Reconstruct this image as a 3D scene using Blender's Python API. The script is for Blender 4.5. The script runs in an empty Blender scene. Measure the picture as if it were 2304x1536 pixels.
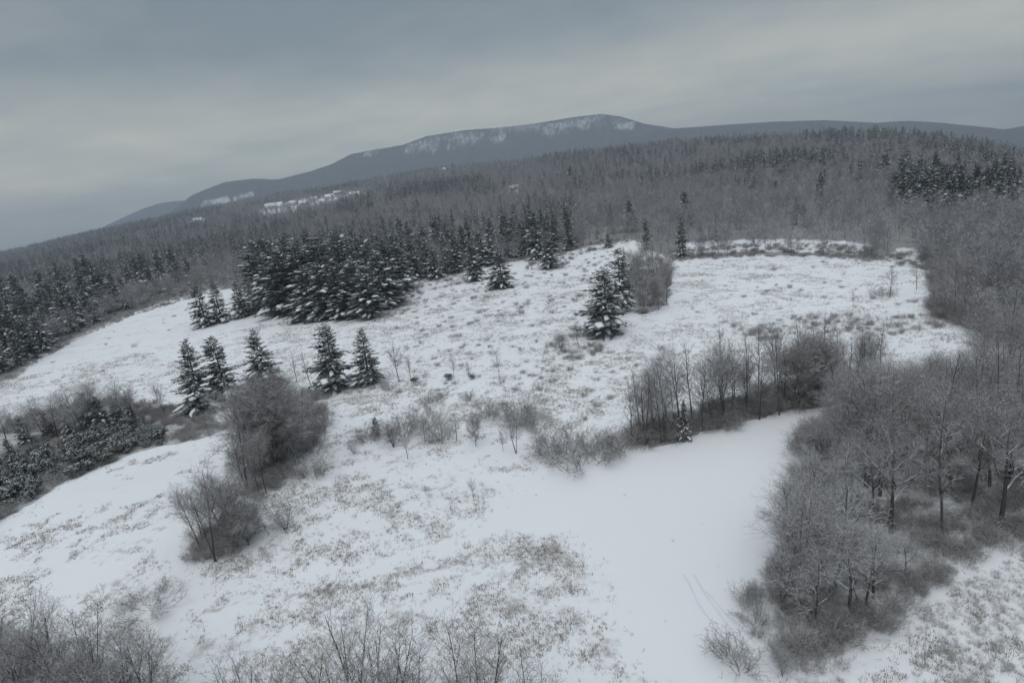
import bpy, math, random
import numpy as np
from mathutils import Vector, Matrix

# ------------------------------------------------------------------ camera
F, CX, CY = 1350.0, 1152.0, 768.0           # focal length and centre, in pixels of the 2304 wide photograph
HC = 40.0                                   # the camera hangs 40 m above the field
ROLL = math.atan(0.135)
PITCH = math.atan((CY - 410.0) * math.cos(ROLL) / F)
_f = np.array([0, math.cos(PITCH), -math.sin(PITCH)])
_u0 = np.array([0, math.sin(PITCH), math.cos(PITCH)])
_r0 = np.array([1.0, 0, 0])
CR = math.cos(ROLL) * _r0 - math.sin(ROLL) * _u0
CU = math.sin(ROLL) * _r0 + math.cos(ROLL) * _u0
CF = _f
scene = bpy.context.scene
cam_data = bpy.data.cameras.new("camera")
cam = bpy.data.objects.new("camera", cam_data)
scene.collection.objects.link(cam)
M = Matrix.Identity(4)
for i in range(3):
    M[i][0], M[i][1], M[i][2] = CR[i], CU[i], -CF[i]
M[2][3] = HC
cam.matrix_world = M
cam_data.sensor_width = 36.0
cam_data.lens = F / 2304.0 * 36.0
cam_data.clip_start = 0.5
cam_data.clip_end = 60000.0
scene.camera = cam

# ------------------------------------------------------------------ light
SUN_EL, SUN_AZ = math.radians(58), math.radians(200)
world = bpy.data.worlds.new("World")
scene.world = world
world.use_nodes = True
SKY_GAIN = 1.0
def build_world():
    nt = world.node_tree; N = nt.nodes; L = nt.links
    N.clear()
    out = N.new("ShaderNodeOutputWorld"); bg = N.new("ShaderNodeBackground")
    bg.inputs["Strength"].default_value = 0.1
    sky = N.new("ShaderNodeTexSky"); sky.sky_type = "NISHITA"; sky.sun_disc = False
    sky.sun_elevation = SUN_EL; sky.sun_rotation = SUN_AZ
    tc = N.new("ShaderNodeTexCoord")
    sep = N.new("ShaderNodeSeparateXYZ"); L.new(tc.outputs["Generated"], sep.inputs[0])
    def math_(op, a, b=None, clamp=False):
        m = N.new("ShaderNodeMath"); m.operation = op; m.use_clamp = clamp
        for k, v in enumerate((a, b)):
            if v is None: continue
            if isinstance(v, (int, float)): m.inputs[k].default_value = v
            else: L.new(v, m.inputs[k])
        return m.outputs[0]
    el = math_("MAXIMUM", sep.outputs["Z"], 0.0)
    # a cloud layer seen from below: the direction meets a flat sheet overhead
    den = math_("ADD", el, 0.16)
    cx = math_("DIVIDE", sep.outputs["X"], den); cy = math_("DIVIDE", sep.outputs["Y"], den)
    comb = N.new("ShaderNodeCombineXYZ"); L.new(cx, comb.inputs[0]); L.new(cy, comb.inputs[1])
    mp = N.new("ShaderNodeMapping"); mp.inputs["Scale"].default_value = (0.55, 0.95, 1); mp.inputs["Rotation"].default_value = (0, 0, 0.35)
    mp.inputs["Location"].default_value = (3.3, 1.7, 0)
    L.new(comb.outputs[0], mp.inputs[0])
    n1 = N.new("ShaderNodeTexNoise"); n1.inputs["Scale"].default_value = 1.0; n1.inputs["Detail"].default_value = 7; n1.inputs["Roughness"].default_value = 0.5; n1.inputs["Distortion"].default_value = 0.3
    L.new(mp.outputs[0], n1.inputs["Vector"])
    n2 = N.new("ShaderNodeTexNoise"); n2.inputs["Scale"].default_value = 2.6; n2.inputs["Detail"].default_value = 6; n2.inputs["Roughness"].default_value = 0.55
    L.new(comb.outputs[0], n2.inputs["Vector"])
    cl = math_("ADD", math_("MULTIPLY", n1.outputs["Fac"], 0.68), math_("MULTIPLY", n2.outputs["Fac"], 0.32))
    cr = N.new("ShaderNodeValToRGB")
    cr.color_ramp.elements[0].position = 0.39; cr.color_ramp.elements[0].color = (0.66, 0.74, 0.79, 1)
    cr.color_ramp.elements[1].position = 0.62; cr.color_ramp.elements[1].color = (1, 1, 0.97, 1)
    L.new(cl, cr.inputs[0])
    # overcast luminance over elevation: pale rim, duller band, bright thin cloud overhead
    lr = N.new("ShaderNodeValToRGB"); lr.color_ramp.interpolation = "B_SPLINE"
    e = lr.color_ramp.elements
    e[0].position = 0.0; e[0].color = (1.0, 0.92, 0.74, 1)
    e[1].position = 1.0; e[1].color = (0.75, 0.77, 0.80, 1)
    for p, c in ((0.06, (0.74, 0.705, 0.595)), (0.15, (0.42, 0.43, 0.41)), (0.22, (0.270, 0.293, 0.307)), (0.42, (0.23, 0.255, 0.28)), (0.62, (0.50, 0.53, 0.56))):
        k = e.new(p); k.color = (*c, 1)
    L.new(el, lr.inputs[0])
    mul = N.new("ShaderNodeMix"); mul.data_type = "RGBA"; mul.blend_type = "MULTIPLY"; mul.inputs["Factor"].default_value = 1.0
    gain = N.new("ShaderNodeVectorMath"); gain.operation = "SCALE"; gain.inputs["Scale"].default_value = 11.0; L.new(lr.outputs[0], gain.inputs[0])
    L.new(gain.outputs[0], mul.inputs["A"]); L.new(cr.outputs[0], mul.inputs["B"])
    mix = N.new("ShaderNodeMix"); mix.data_type = "RGBA"; mix.inputs["Factor"].default_value = 0.94
    L.new(sky.outputs[0], mix.inputs["A"]); L.new(mul.outputs["Result"], mix.inputs["B"])
    L.new(mix.outputs["Result"], bg.inputs["Color"]); L.new(bg.outputs[0], out.inputs["Surface"])
build_world()
sd = bpy.data.lights.new("sun", "SUN"); sd.energy = 0.9; sd.angle = math.radians(60); sd.color = (1.0, 0.97, 0.93)
sun = bpy.data.objects.new("sun", sd); scene.collection.objects.link(sun)
_sd = Vector((math.sin(SUN_AZ) * math.cos(SUN_EL), math.cos(SUN_AZ) * math.cos(SUN_EL), math.sin(SUN_EL)))
sun.rotation_euler = _sd.to_track_quat("Z", "Y").to_euler()
scene.view_settings.view_transform = "Standard"
scene.view_settings.look = "None"
scene.view_settings.exposure = 0.22
scene.view_settings.gamma = 1.0
scene.cycles.max_bounces = 6
scene.cycles.diffuse_bounces = 4
scene.cycles.volume_bounces = 0

# ------------------------------------------------------------------ helpers
rng = np.random.default_rng(11)
random.seed(11)
def project(p):
    d = np.asarray(p, float) - np.array([0, 0, HC])
    z = d @ CF
    return CX + F * (d @ CR) / z, CY - F * (d @ CU) / z, z
def ray(px, py):
    d = CF + (px - CX) / F * CR + (CY - py) / F * CU
    return d / np.linalg.norm(d)
def az_el(px, py):
    d = ray(px, py)
    return math.atan2(d[0], d[1]), math.atan2(d[2], math.hypot(d[0], d[1]))
def smooth(t):
    t = np.clip(t, 0, 1); return t * t * (3 - 2 * t)

# crest of the wooded plain behind the fields: (x, y of its tree tops in the photo, distance of the crest)
RIM = [(-500, 660, 2600), (0, 566, 2600), (250, 508, 2500), (400, 477, 2300), (600, 438, 2100), (800, 407, 1900), (1000, 374, 1750), (1200, 353, 1500),
       (1400, 324, 1300), (1600, 307, 1150), (1750, 300, 1050), (1900, 292, 950), (2000, 292, 900), (2100, 301, 850), (2160, 312, 820), (2304, 338, 800), (2800, 370, 800)]
_ra = np.array([az_el(a, b)[0] for a, b, c in RIM]); _re = np.array([az_el(a, b)[1] for a, b, c in RIM]); _rr = np.array([c for a, b, c in RIM], float)
def ground_z(x, y):
    x = np.asarray(x, float); y = np.asarray(y, float)
    r = np.hypot(x, y); a = np.arctan2(x, y)
    near = (0.45 * np.sin(x * 0.055 + 1.0) * np.cos(y * 0.047 + 0.4) + 0.35 * np.sin(x * 0.021 - y * 0.033)
            + 0.12 * np.sin(x * 0.21 + 0.7 * np.sin(y * 0.16)) * np.cos(y * 0.19)
            + 2.2 * np.exp(-(((x + 48) / 26) ** 2 + ((y - 78) / 22) ** 2)) + 1.2 * np.exp(-(((x - 36) / 26) ** 2 + ((y - 88) / 16) ** 2)))
    ac = np.clip(a, -1.2, 1.2)
    R = np.interp(ac, _ra, _rr); E = np.interp(ac, _ra, _re)
    top = HC + R * np.tan(E) - 11.0
    t = (r - 240) / (R - 240)
    w = np.clip(t, 0, 1) ** 1.15
    far = top * w + (2.5 * np.sin(x * 0.011 + 2) * np.cos(y * 0.009) + 1.5 * np.sin(x * 0.023 + y * 0.017)) * np.clip(t * 4, 0, 1) * (1 - np.clip(t, 0, 1))
    drop = np.where(r > R, np.minimum((r - R) * 0.09, 160.0), 0.0)
    behind = smooth((np.abs(a) - 1.2) / 0.6)
    far = far * (1 - behind); drop = drop * (1 - behind)
    return near * np.clip(1.3 - r / 600, 0, 1) + far - drop
def gp(px, py, rmax=4000):
    d = ray(px, py)
    ts = np.geomspace(15, rmax, 900)
    P = d[None, :] * ts[:, None]; zz = P[:, 2] + HC
    g = ground_z(P[:, 0], P[:, 1])
    below = np.nonzero(zz < g)[0]
    if len(below) == 0:                     # the ray clears the crest by a little: take the ground it passes closest over
        i = int(np.argmin((zz - g)[ts < 2600] / ts[ts < 2600])); q = P[i]
        return np.array([q[0], q[1], float(g[i])])
    i = below[0]
    lo, hi = ts[max(i - 1, 0)], ts[i]
    for _ in range(24):
        m = (lo + hi) / 2; q = d * m
        if q[2] + HC < float(ground_z(q[0], q[1])): hi = m
        else: lo = m
    q = d * hi
    return np.array([q[0], q[1], float(ground_z(q[0], q[1]))])
def height_for(B, ytop):
    d = B - np.array([0, 0, HC])
    k = (CY - ytop) / F
    return (k * (d @ CF) - d @ CU) / (CU[2] - k * CF[2])
def wpoly(pts):
    return np.array([gp(a, b)[:2] for a, b in pts])
def inside(poly, x, y):
    x = np.asarray(x, float); y = np.asarray(y, float)
    c = np.zeros(x.shape, bool); n = len(poly); j = n - 1
    for i in range(n):
        xi, yi = poly[i]; xj, yj = poly[j]
        if yi != yj:
            c ^= ((yi > y) != (yj > y)) & (x < (xj - xi) * (y - yi) / (yj - yi) + xi)
        j = i
    return c
def seg_dist(pts, x, y):
    best = np.full(np.shape(x), 1e9)
    for (ax, ay), (bx, by) in zip(pts[:-1], pts[1:]):
        vx, vy = bx - ax, by - ay
        t = np.clip(((x - ax) * vx + (y - ay) * vy) / (vx * vx + vy * vy + 1e-9), 0, 1)
        best = np.minimum(best, np.hypot(x - ax - t * vx, y - ay - t * vy))
    return best
def scatter(poly, n, gap, tries=40):
    lo, hi = poly.min(0), poly.max(0); out = []
    for _ in range(n * tries):
        if len(out) >= n: break
        p = lo + rng.random(2) * (hi - lo)
        if not inside(poly, p[0:1], p[1:2])[0]: continue
        if any((p[0] - q[0]) ** 2 + (p[1] - q[1]) ** 2 < gap * gap for q in out): continue
        out.append(p)
    return out
def lattice(seed):
    g = np.random.default_rng(seed).random((64, 64))
    def f(x, y):
        x = np.asarray(x, float); y = np.asarray(y, float)
        xi = np.floor(x).astype(int); yi = np.floor(y).astype(int); u = x - xi; v = y - yi
        u = u * u * (3 - 2 * u); v = v * v * (3 - 2 * v)
        a = g[xi % 64, yi % 64]; b = g[(xi + 1) % 64, yi % 64]; c = g[xi % 64, (yi + 1) % 64]; d = g[(xi + 1) % 64, (yi + 1) % 64]
        return (a * (1 - u) + b * u) * (1 - v) + (c * (1 - u) + d * u) * v
    return f
noiseA, noiseB, noiseC = lattice(1), lattice(2), lattice(3)
def fbm(x, y, n=3):
    return sum(noiseA(x * 2 ** k + 7 * k, y * 2 ** k + 3 * k) * 0.5 ** k for k in range(n)) / sum(0.5 ** k for k in range(n))

COL = scene.collection
SRC = bpy.data.collections.new("source_meshes")       # never linked to the scene: only feeds the far wood and the undergrowth
def link(o, parent=None):
    COL.objects.link(o)
    if parent is not None: o.parent = parent
    return o
def tag(o, label=None, cat=None, group=None, kind=None):
    if label: o["label"] = label
    if cat: o["category"] = cat
    if group: o["group"] = group
    if kind: o["kind"] = kind
    return o

class MB:
    def __init__(s): s.v = []; s.f = []
    def tube(s, pts, rad, sides, tip=False):
        base = len(s.v); n = len(pts)
        d = (pts[-1] - pts[0])
        if d.length < 1e-6: return
        d.normalize()
        a = d.orthogonal().normalized(); b = d.cross(a)
        cs = [(math.cos(2 * math.pi * k / sides), math.sin(2 * math.pi * k / sides)) for k in range(sides)]
        m = n - 1 if tip else n
        for i in range(m):
            p = pts[i]; r = rad[i]
            for c, sn in cs:
                s.v.append((p.x + r * (a.x * c + b.x * sn), p.y + r * (a.y * c + b.y * sn), p.z + r * (a.z * c + b.z * sn)))
        for i in range(m - 1):
            for k in range(sides):
                k2 = (k + 1) % sides
                s.f.append((base + i * sides + k, base + i * sides + k2, base + (i + 1) * sides + k2, base + (i + 1) * sides + k))
        if tip:
            p = pts[-1]; t = len(s.v); s.v.append((p.x, p.y, p.z)); o = base + (m - 1) * sides
            for k in range(sides): s.f.append((o + k, o + (k + 1) % sides, t))
    def quad(s, a, b, c, d):
        o = len(s.v); s.v += [tuple(a), tuple(b), tuple(c), tuple(d)]; s.f.append((o, o + 1, o + 2, o + 3))
    def tri(s, a, b, c):
        o = len(s.v); s.v += [tuple(a), tuple(b), tuple(c)]; s.f.append((o, o + 1, o + 2))
    def box(s, x0, y0, z0, x1, y1, z1):
        o = len(s.v)
        s.v += [(x0, y0, z0), (x1, y0, z0), (x1, y1, z0), (x0, y1, z0), (x0, y0, z1), (x1, y0, z1), (x1, y1, z1), (x0, y1, z1)]
        for q in ((3, 2, 1, 0), (4, 5, 6, 7), (0, 1, 5, 4), (1, 2, 6, 5), (2, 3, 7, 6), (3, 0, 4, 7)): s.f.append(tuple(o + k for k in q))
    def mesh(s, name, mat, smooth_=False):
        me = bpy.data.meshes.new(name); me.from_pydata(s.v, [], s.f); me.materials.append(mat)
        if smooth_: me.polygons.foreach_set("use_smooth", [True] * len(me.polygons))
        me.update(); return me

# ------------------------------------------------------------------ materials
def new_mat(name):
    m = bpy.data.materials.new(name); m.use_nodes = True
    nt = m.node_tree; b = nt.nodes["Principled BSDF"]; b.inputs["Roughness"].default_value = 0.9
    b.inputs["Specular IOR Level"].default_value = 0.15
    return m, nt, b
SNOW = (0.80, 0.825, 0.86, 1)
def snowy(name, ca, cb, lo, hi, amount, scale=1.5, nscale=3.0):
    """bark or needles under snow: the snow lies on what faces up"""
    m, nt, b = new_mat(name); N = nt.nodes; L = nt.links
    tc = N.new("ShaderNodeTexCoord"); geo = N.new("ShaderNodeNewGeometry")
    n = N.new("ShaderNodeTexNoise"); n.inputs["Scale"].default_value = scale; L.new(tc.outputs["Object"], n.inputs["Vector"])
    info = N.new("ShaderNodeObjectInfo")
    mx = N.new("ShaderNodeMix"); mx.data_type = "RGBA"; mx.inputs["A"].default_value = (*ca, 1); mx.inputs["B"].default_value = (*cb, 1)
    ad = N.new("ShaderNodeMath"); ad.operation = "MULTIPLY_ADD"; ad.inputs[1].default_value = 0.6; ad.use_clamp = True
    sb = N.new("ShaderNodeMath"); sb.operation = "SUBTRACT"; sb.inputs[1].default_value = 0.3
    L.new(n.outputs["Fac"], sb.inputs[0]); L.new(info.outputs["Random"], ad.inputs[0]); L.new(sb.outputs[0], ad.inputs[2])
    L.new(ad.outputs[0], mx.inputs["Factor"])
    sp = N.new("ShaderNodeSeparateXYZ"); L.new(geo.outputs["True Normal"], sp.inputs[0])
    mr = N.new("ShaderNodeMapRange"); mr.interpolation_type = "SMOOTHSTEP"; mr.inputs["From Min"].default_value = lo; mr.inputs["From Max"].default_value = hi
    L.new(sp.outputs["Z"], mr.inputs["Value"])
    n2 = N.new("ShaderNodeTexNoise"); n2.inputs["Scale"].default_value = nscale; L.new(tc.outputs["Object"], n2.inputs["Vector"])
    mr2 = N.new("ShaderNodeMapRange"); mr2.inputs["From Min"].default_value = 0.30; mr2.inputs["From Max"].default_value = 0.52; L.new(n2.outputs["Fac"], mr2.inputs["Value"])
    mu = N.new("ShaderNodeMath"); mu.operation = "MULTIPLY"; L.new(mr.outputs[0], mu.inputs[0]); L.new(mr2.outputs[0], mu.inputs[1])
    mu2 = N.new("ShaderNodeMath"); mu2.operation = "MULTIPLY"; mu2.inputs[1].default_value = amount; L.new(mu.outputs[0], mu2.inputs[0])
    m2 = N.new("ShaderNodeMix"); m2.data_type = "RGBA"; m2.inputs["B"].default_value = SNOW
    L.new(mu2.outputs[0], m2.inputs["Factor"]); L.new(mx.outputs["Result"], m2.inputs["A"]); L.new(m2.outputs["Result"], b.inputs["Base Color"])
    return m
def plain(name, ca, cb, scale=2.0):
    m, nt, b = new_mat(name); N = nt.nodes; L = nt.links
    tc = N.new("ShaderNodeTexCoord"); n = N.new("ShaderNodeTexNoise"); n.inputs["Scale"].default_value = scale; n.inputs["Detail"].default_value = 4
    L.new(tc.outputs["Object"], n.inputs["Vector"])
    mx = N.new("ShaderNodeMix"); mx.data_type = "RGBA"; mx.inputs["A"].default_value = (*ca, 1); mx.inputs["B"].default_value = (*cb, 1)
    L.new(n.outputs["Fac"], mx.inputs["Factor"]); L.new(mx.outputs["Result"], b.inputs["Base Color"])
    return m
M_BARK = snowy("bark", (0.06, 0.057, 0.056), (0.11, 0.102, 0.10), 0.30, 0.7, 0.95)
M_TWIG = snowy("twigs", (0.165, 0.155, 0.154), (0.245, 0.228, 0.220), 0.1, 0.65, 0.60)
M_FARTWIG = snowy("far_twigs", (0.160, 0.156, 0.165), (0.24, 0.230, 0.235), 0.1, 0.7, 0.7, nscale=0.8)
M_NEEDLE = snowy("needles", (0.028, 0.040, 0.034), (0.052, 0.068, 0.055), 0.40, 0.95, 0.34, nscale=1.2)
M_PAD = plain("snow_on_branches", (0.72, 0.75, 0.79), (0.82, 0.84, 0.87))
M_SHRUB = snowy("shrub_twigs", (0.15, 0.137, 0.128), (0.235, 0.212, 0.198), 0.15, 0.7, 0.62)
M_LEAF = snowy("evergreen_leaves", (0.022, 0.032, 0.026), (0.042, 0.056, 0.044), 0.5, 0.98, 0.75, nscale=2.2)
M_FROST = snowy("frosted_weeds", (0.26, 0.24, 0.225), (0.40, 0.365, 0.34), 0.05, 0.6, 0.8)
M_GRASS = snowy("dry_grass", (0.20, 0.175, 0.142), (0.34, 0.295, 0.24), 0.4, 0.9, 0.35, scale=0.15)

def ground_material():
    m, nt, b = new_mat("snowy_ground"); N = nt.nodes; L = nt.links
    tc = N.new("ShaderNodeTexCoord")
    def noise(sc, det=4, rough=0.55):
        n = N.new("ShaderNodeTexNoise"); n.inputs["Scale"].default_value = sc; n.inputs["Detail"].default_value = det; n.inputs["Roughness"].default_value = rough
        L.new(tc.outputs["Object"], n.inputs["Vector"]); return n.outputs["Fac"]
    def attr(nm):
        a = N.new("ShaderNodeAttribute"); a.attribute_name = nm; return a.outputs["Fac"]
    def mth(op, *v):
        q = N.new("ShaderNodeMath"); q.operation = op
        for k, x in enumerate(v):
            if isinstance(x, (int, float)): q.inputs[k].default_value = x
            else: L.new(x, q.inputs[k])
        return q.outputs[0]
    def rng_(v, a, b_):
        q = N.new("ShaderNodeMapRange"); q.interpolation_type = "SMOOTHSTEP"; L.new(v, q.inputs["Value"])
        for key, x in (("From Min", a), ("From Max", b_)):
            if isinstance(x, (int, float)): q.inputs[key].default_value = x
            else: L.new(x, q.inputs[key])
        return q.outputs[0]
    weed, wood = attr("weed"), attr("wood")
    patch = mth("ADD", mth("MULTIPLY", noise(0.13, 3), 0.45), mth("MULTIPLY", noise(0.75, 5, 0.65), 0.55))
    th = mth("SUBTRACT", 0.67, mth("MULTIPLY", weed, 0.24))
    msk = mth("MULTIPLY", rng_(patch, th, mth("ADD", th, 0.17)), 0.62)
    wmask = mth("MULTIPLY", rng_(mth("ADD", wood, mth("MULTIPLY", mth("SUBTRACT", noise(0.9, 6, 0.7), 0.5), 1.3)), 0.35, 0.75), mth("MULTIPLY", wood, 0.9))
    grass = N.new("ShaderNodeMix"); grass.data_type = "RGBA"; grass.inputs["A"].default_value = (0.20, 0.183, 0.165, 1); grass.inputs["B"].default_value = (0.32, 0.29, 0.255, 1)
    L.new(noise(0.5, 3), grass.inputs["Factor"])
    snow = N.new("ShaderNodeMix"); snow.data_type = "RGBA"; snow.inputs["A"].default_value = (0.76, 0.785, 0.82, 1); snow.inputs["B"].default_value = (0.83, 0.85, 0.88, 1)
    L.new(noise(0.06, 4), snow.inputs["Factor"])
    m1 = N.new("ShaderNodeMix"); m1.data_type = "RGBA"; L.new(msk, m1.inputs["Factor"]); L.new(snow.outputs["Result"], m1.inputs["A"]); L.new(grass.outputs["Result"], m1.inputs["B"])
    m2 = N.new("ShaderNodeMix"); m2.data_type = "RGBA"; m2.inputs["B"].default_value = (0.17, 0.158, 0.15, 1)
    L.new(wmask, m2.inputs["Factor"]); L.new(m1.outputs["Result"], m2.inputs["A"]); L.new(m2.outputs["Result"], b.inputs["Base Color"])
    bp = N.new("ShaderNodeBump"); bp.inputs["Distance"].default_value = 0.25; bp.inputs["Strength"].default_value = 0.5
    L.new(mth("ADD", mth("MULTIPLY", noise(0.35, 6, 0.6), mth("ADD", 0.55, weed)), mth("MULTIPLY", msk, 0.4)), bp.inputs["Height"]); L.new(bp.outputs[0], b.inputs["Normal"])
    return m

# ------------------------------------------------------------------ zones of the ground (outlines found in the photo, kept in metres)
FIELD = wpoly([(-420, 1120), (-250, 1020), (0, 866), (100, 797), (200, 744), (300, 703), (400, 670), (460, 654), (560, 648), (640, 640), (760, 640), (900, 632),
               (1010, 620), (1110, 600), (1165, 588), (1290, 562), (1420, 538), (1520, 586), (1700, 573), (1850, 577), (1995, 586), (2012, 560), (2062, 558), (2070, 596), (2098, 632),
               (2100, 712), (2170, 738), (2240, 775), (2304, 800), (2800, 840), (2900, 1900), (1152, 2300), (-900, 1900)])
CLUMP_L = wpoly([(560, 1140), (540, 1080), (600, 1000), (660, 900), (700, 880), (735, 940), (725, 975), (690, 1030), (610, 1110)])
CLUMP_N = wpoly([(435, 1258), (425, 1230), (480, 1190), (560, 1180), (570, 1210), (530, 1238), (470, 1262)])
WOOD_BACK = wpoly([(1880, 1040), (1925, 915), (2050, 865), (2304, 810), (2700, 800), (2800, 1050), (2304, 1180), (2150, 1212), (2010, 1198), (1900, 1160)])
WOOD_FRONT = wpoly([(1775, 1260), (1900, 1215), (2040, 1235), (2055, 1315), (1970, 1400), (1830, 1440), (1735, 1390)])
WOOD_R = wpoly([(1795, 975), (1905, 905), (2050, 865), (2304, 810), (2700, 800), (2800, 1050), (2304, 1190), (2150, 1255), (2050, 1325), (1970, 1410), (1830, 1450), (1730, 1400), (1770, 1250), (1800, 1120)])
BRUSH_R = wpoly([(1795, 975), (1905, 905), (2050, 865), (2304, 810), (2700, 800), (2800, 1050), (2304, 1222), (2180, 1280), (2085, 1352), (2012, 1432), (1965, 1496), (1830, 1512), (1730, 1470), (1665, 1380), (1700, 1310), (1765, 1230), (1785, 1120)])
STRIP = wpoly([(1390, 1003), (1450, 965), (1600, 930), (1750, 885), (1900, 860), (1985, 845), (1960, 885), (1850, 915), (1720, 942), (1560, 980), (1450, 1008)])
STRIP_MID = wpoly([(1395, 660), (1425, 590), (1480, 572), (1515, 615), (1505, 685), (1445, 712)])
BRUSH_FIELD = wpoly([(1800, 1535), (1990, 1500), (2065, 1395), (2170, 1310), (2304, 1240), (2700, 1100), (2800, 1700), (1800, 1700)])
PATH = [tuple(gp(*p)[:2]) for p in ((1560, 1560), (1800, 1522), (1970, 1505), (2003, 1440), (2050, 1385), (2110, 1335), (2175, 1288), (2304, 1232), (2700, 1080))]
SMOOTH = wpoly([(1110, 1060), (1300, 1045), (1450, 1015), (1560, 990), (1720, 945), (1810, 928), (1860, 930), (1800, 1000), (1790, 1150), (1770, 1240), (1690, 1340), (1670, 1400), (1740, 1480), (1800, 1520), (1500, 1560), (1410, 1480), (1360, 1380), (1330, 1290), (1230, 1225), (1110, 1185), (1100, 1120)])
LANE = [tuple(gp(*p)[:2]) for p in ((395, 1340), (560, 1318), (760, 1288), (960, 1245), (1100, 1195), (1250, 1190))]
LANE_L = [tuple(gp(*p)[:2]) for p in ((390, 1420), (395, 1330), (405, 1200), (440, 1080))]
BROWN = wpoly([(400, 1345), (560, 1340), (760, 1310), (990, 1262), (1060, 1205), (1160, 1200), (1300, 1262), (1345, 1340), (1200, 1290), (1000, 1300), (760, 1345), (500, 1375)])
WEEDS_FRONT = wpoly([(400, 1400), (900, 1330), (1330, 1290), (1390, 1400), (1420, 1560), (300, 1560), (380, 1450)])
WEEDS_LEFT = wpoly([(-300, 1250), (60, 1150), (330, 1150), (390, 1400), (380, 1560), (-300, 1560)])
WEEDS_MID = wpoly([(640, 1040), (820, 980), (1100, 1010), (1250, 1060), (1110, 1100), (1110, 1180), (900, 1240), (600, 1290), (560, 1200), (600, 1100)])
MIDFIELD = wpoly([(500, 880), (640, 740), (880, 700), (1000, 640), (1160, 600), (1290, 570), (1420, 545), (1390, 700), (1420, 760), (1560, 740), (1420, 850), (1380, 990), (1000, 960), (740, 960)])
RIGHTFIELD = wpoly([(1520, 590), (1700, 575), (2000, 590), (2095, 640), (2095, 715), (1800, 720), (1600, 760), (1400, 860), (1380, 760), (1500, 700)])
LEFTFIELD = wpoly([(-300, 1040), (0, 880), (200, 755), (400, 680), (640, 660), (700, 740), (640, 800), (500, 900), (300, 860), (100, 900), (0, 960), (-300, 1150)])
BAND = wpoly([(-300, 1170), (-60, 1010), (60, 930), (220, 900), (350, 905), (480, 930), (520, 965), (470, 985), (350, 1003), (240, 1045), (130, 1095), (0, 1170), (-200, 1290)])
BRUSH_EDGE = [wpoly(p) for p in (
    [(-250, 1030), (-250, 950), (0, 815), (120, 745), (260, 690), (450, 640), (470, 662), (300, 710), (200, 752), (100, 806), (0, 882)],
    [(830, 728), (880, 700), (900, 650), (930, 625), (1040, 612), (1060, 640), (960, 655), (915, 700), (860, 728)],
    [(1180, 610), (1190, 585), (1290, 555), (1420, 530), (1425, 545), (1300, 575), (1260, 610)],
    [(1510, 590), (1520, 560), (1700, 548), (1900, 552), (2080, 575), (2090, 610), (2000, 592), (1850, 582), (1700, 577)],
    [(1600, 755), (1700, 722), (1850, 706), (2000, 712), (2110, 712), (2170, 730), (2020, 762), (1960, 800), (1880, 790), (1750, 770)],
    [(690, 880), (740, 868), (900, 862), (905, 878), (800, 890), (700, 905)],
    [(1200, 830), (1225, 770), (1290, 740), (1340, 750), (1360, 790), (1290, 815)])]
CLEAR = [wpoly(p) for p in ([(572, 490), (598, 467), (650, 455), (740, 440), (815, 432), (832, 444), (750, 463), (690, 477), (600, 498)],
                            [(970, 392), (985, 376), (1008, 372), (1012, 392)], [(1140, 438), (1145, 424), (1172, 421), (1176, 434)],
                            [(2210, 352), (2262, 318), (2304, 322), (2304, 352), (2270, 362)], [(420, 508), (432, 494), (468, 492), (470, 506)],
                            [(255, 690), (285, 645), (330, 615), (395, 610), (400, 640), (330, 668)],
                            [(1530, 572), (1540, 545), (1760, 538), (1960, 548), (1960, 572), (1700, 566)])]

def build_ground():
    def axis(lo, hi, step, far, g=1.045):
        c = list(np.arange(lo, hi, step)); s = step; a = hi
        while a < far: c.append(a); s *= g; a += s
        s = step; a = lo - step; left = []
        while a > -far: left.append(a); s *= g; a -= s
        return np.array(left[::-1] + c)
    xs = axis(-120, 120, 0.75, 9600); ys = axis(22, 175, 0.75, 9600)
    X, Y = np.meshgrid(xs, ys)
    Z = ground_z(X, Y)
    nx, ny = len(xs), len(ys)
    co = np.stack([X, Y, Z], -1).reshape(-1, 3)
    me = bpy.data.meshes.new("ground")
    me.vertices.add(nx * ny); me.vertices.foreach_set("co", co.ravel())
    i = np.arange(nx - 1)[None, :] + nx * np.arange(ny - 1)[:, None]
    q = np.stack([i, i + 1, i + 1 + nx, i + nx], -1).reshape(-1, 4)
    me.loops.add(q.size); me.loops.foreach_set("vertex_index", q.ravel().astype(np.int32))
    me.polygons.add(len(q)); me.polygons.foreach_set("loop_start", np.arange(0, q.size, 4, dtype=np.int32)); me.polygons.foreach_set("use_smooth", np.ones(len(q), bool))
    me.update(calc_edges=True)
    x, y = co[:, 0], co[:, 1]
    jx = x + 2.5 * (noiseB(x * 0.25, y * 0.25) - 0.5); jy = y + 2.5 * (noiseC(x * 0.25, y * 0.25) - 0.5)
    weed, wood = zones(jx, jy)
    for nm, v in (("weed", weed), ("wood", wood)):
        at = me.attributes.new(nm, "FLOAT", "POINT"); at.data.foreach_set("value", v.astype(np.float32))
    me.materials.append(ground_material())
    o = link(bpy.data.objects.new("ground", me)); tag(o, "snow covered ground with dry grass showing through", None, None, "structure")
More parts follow.
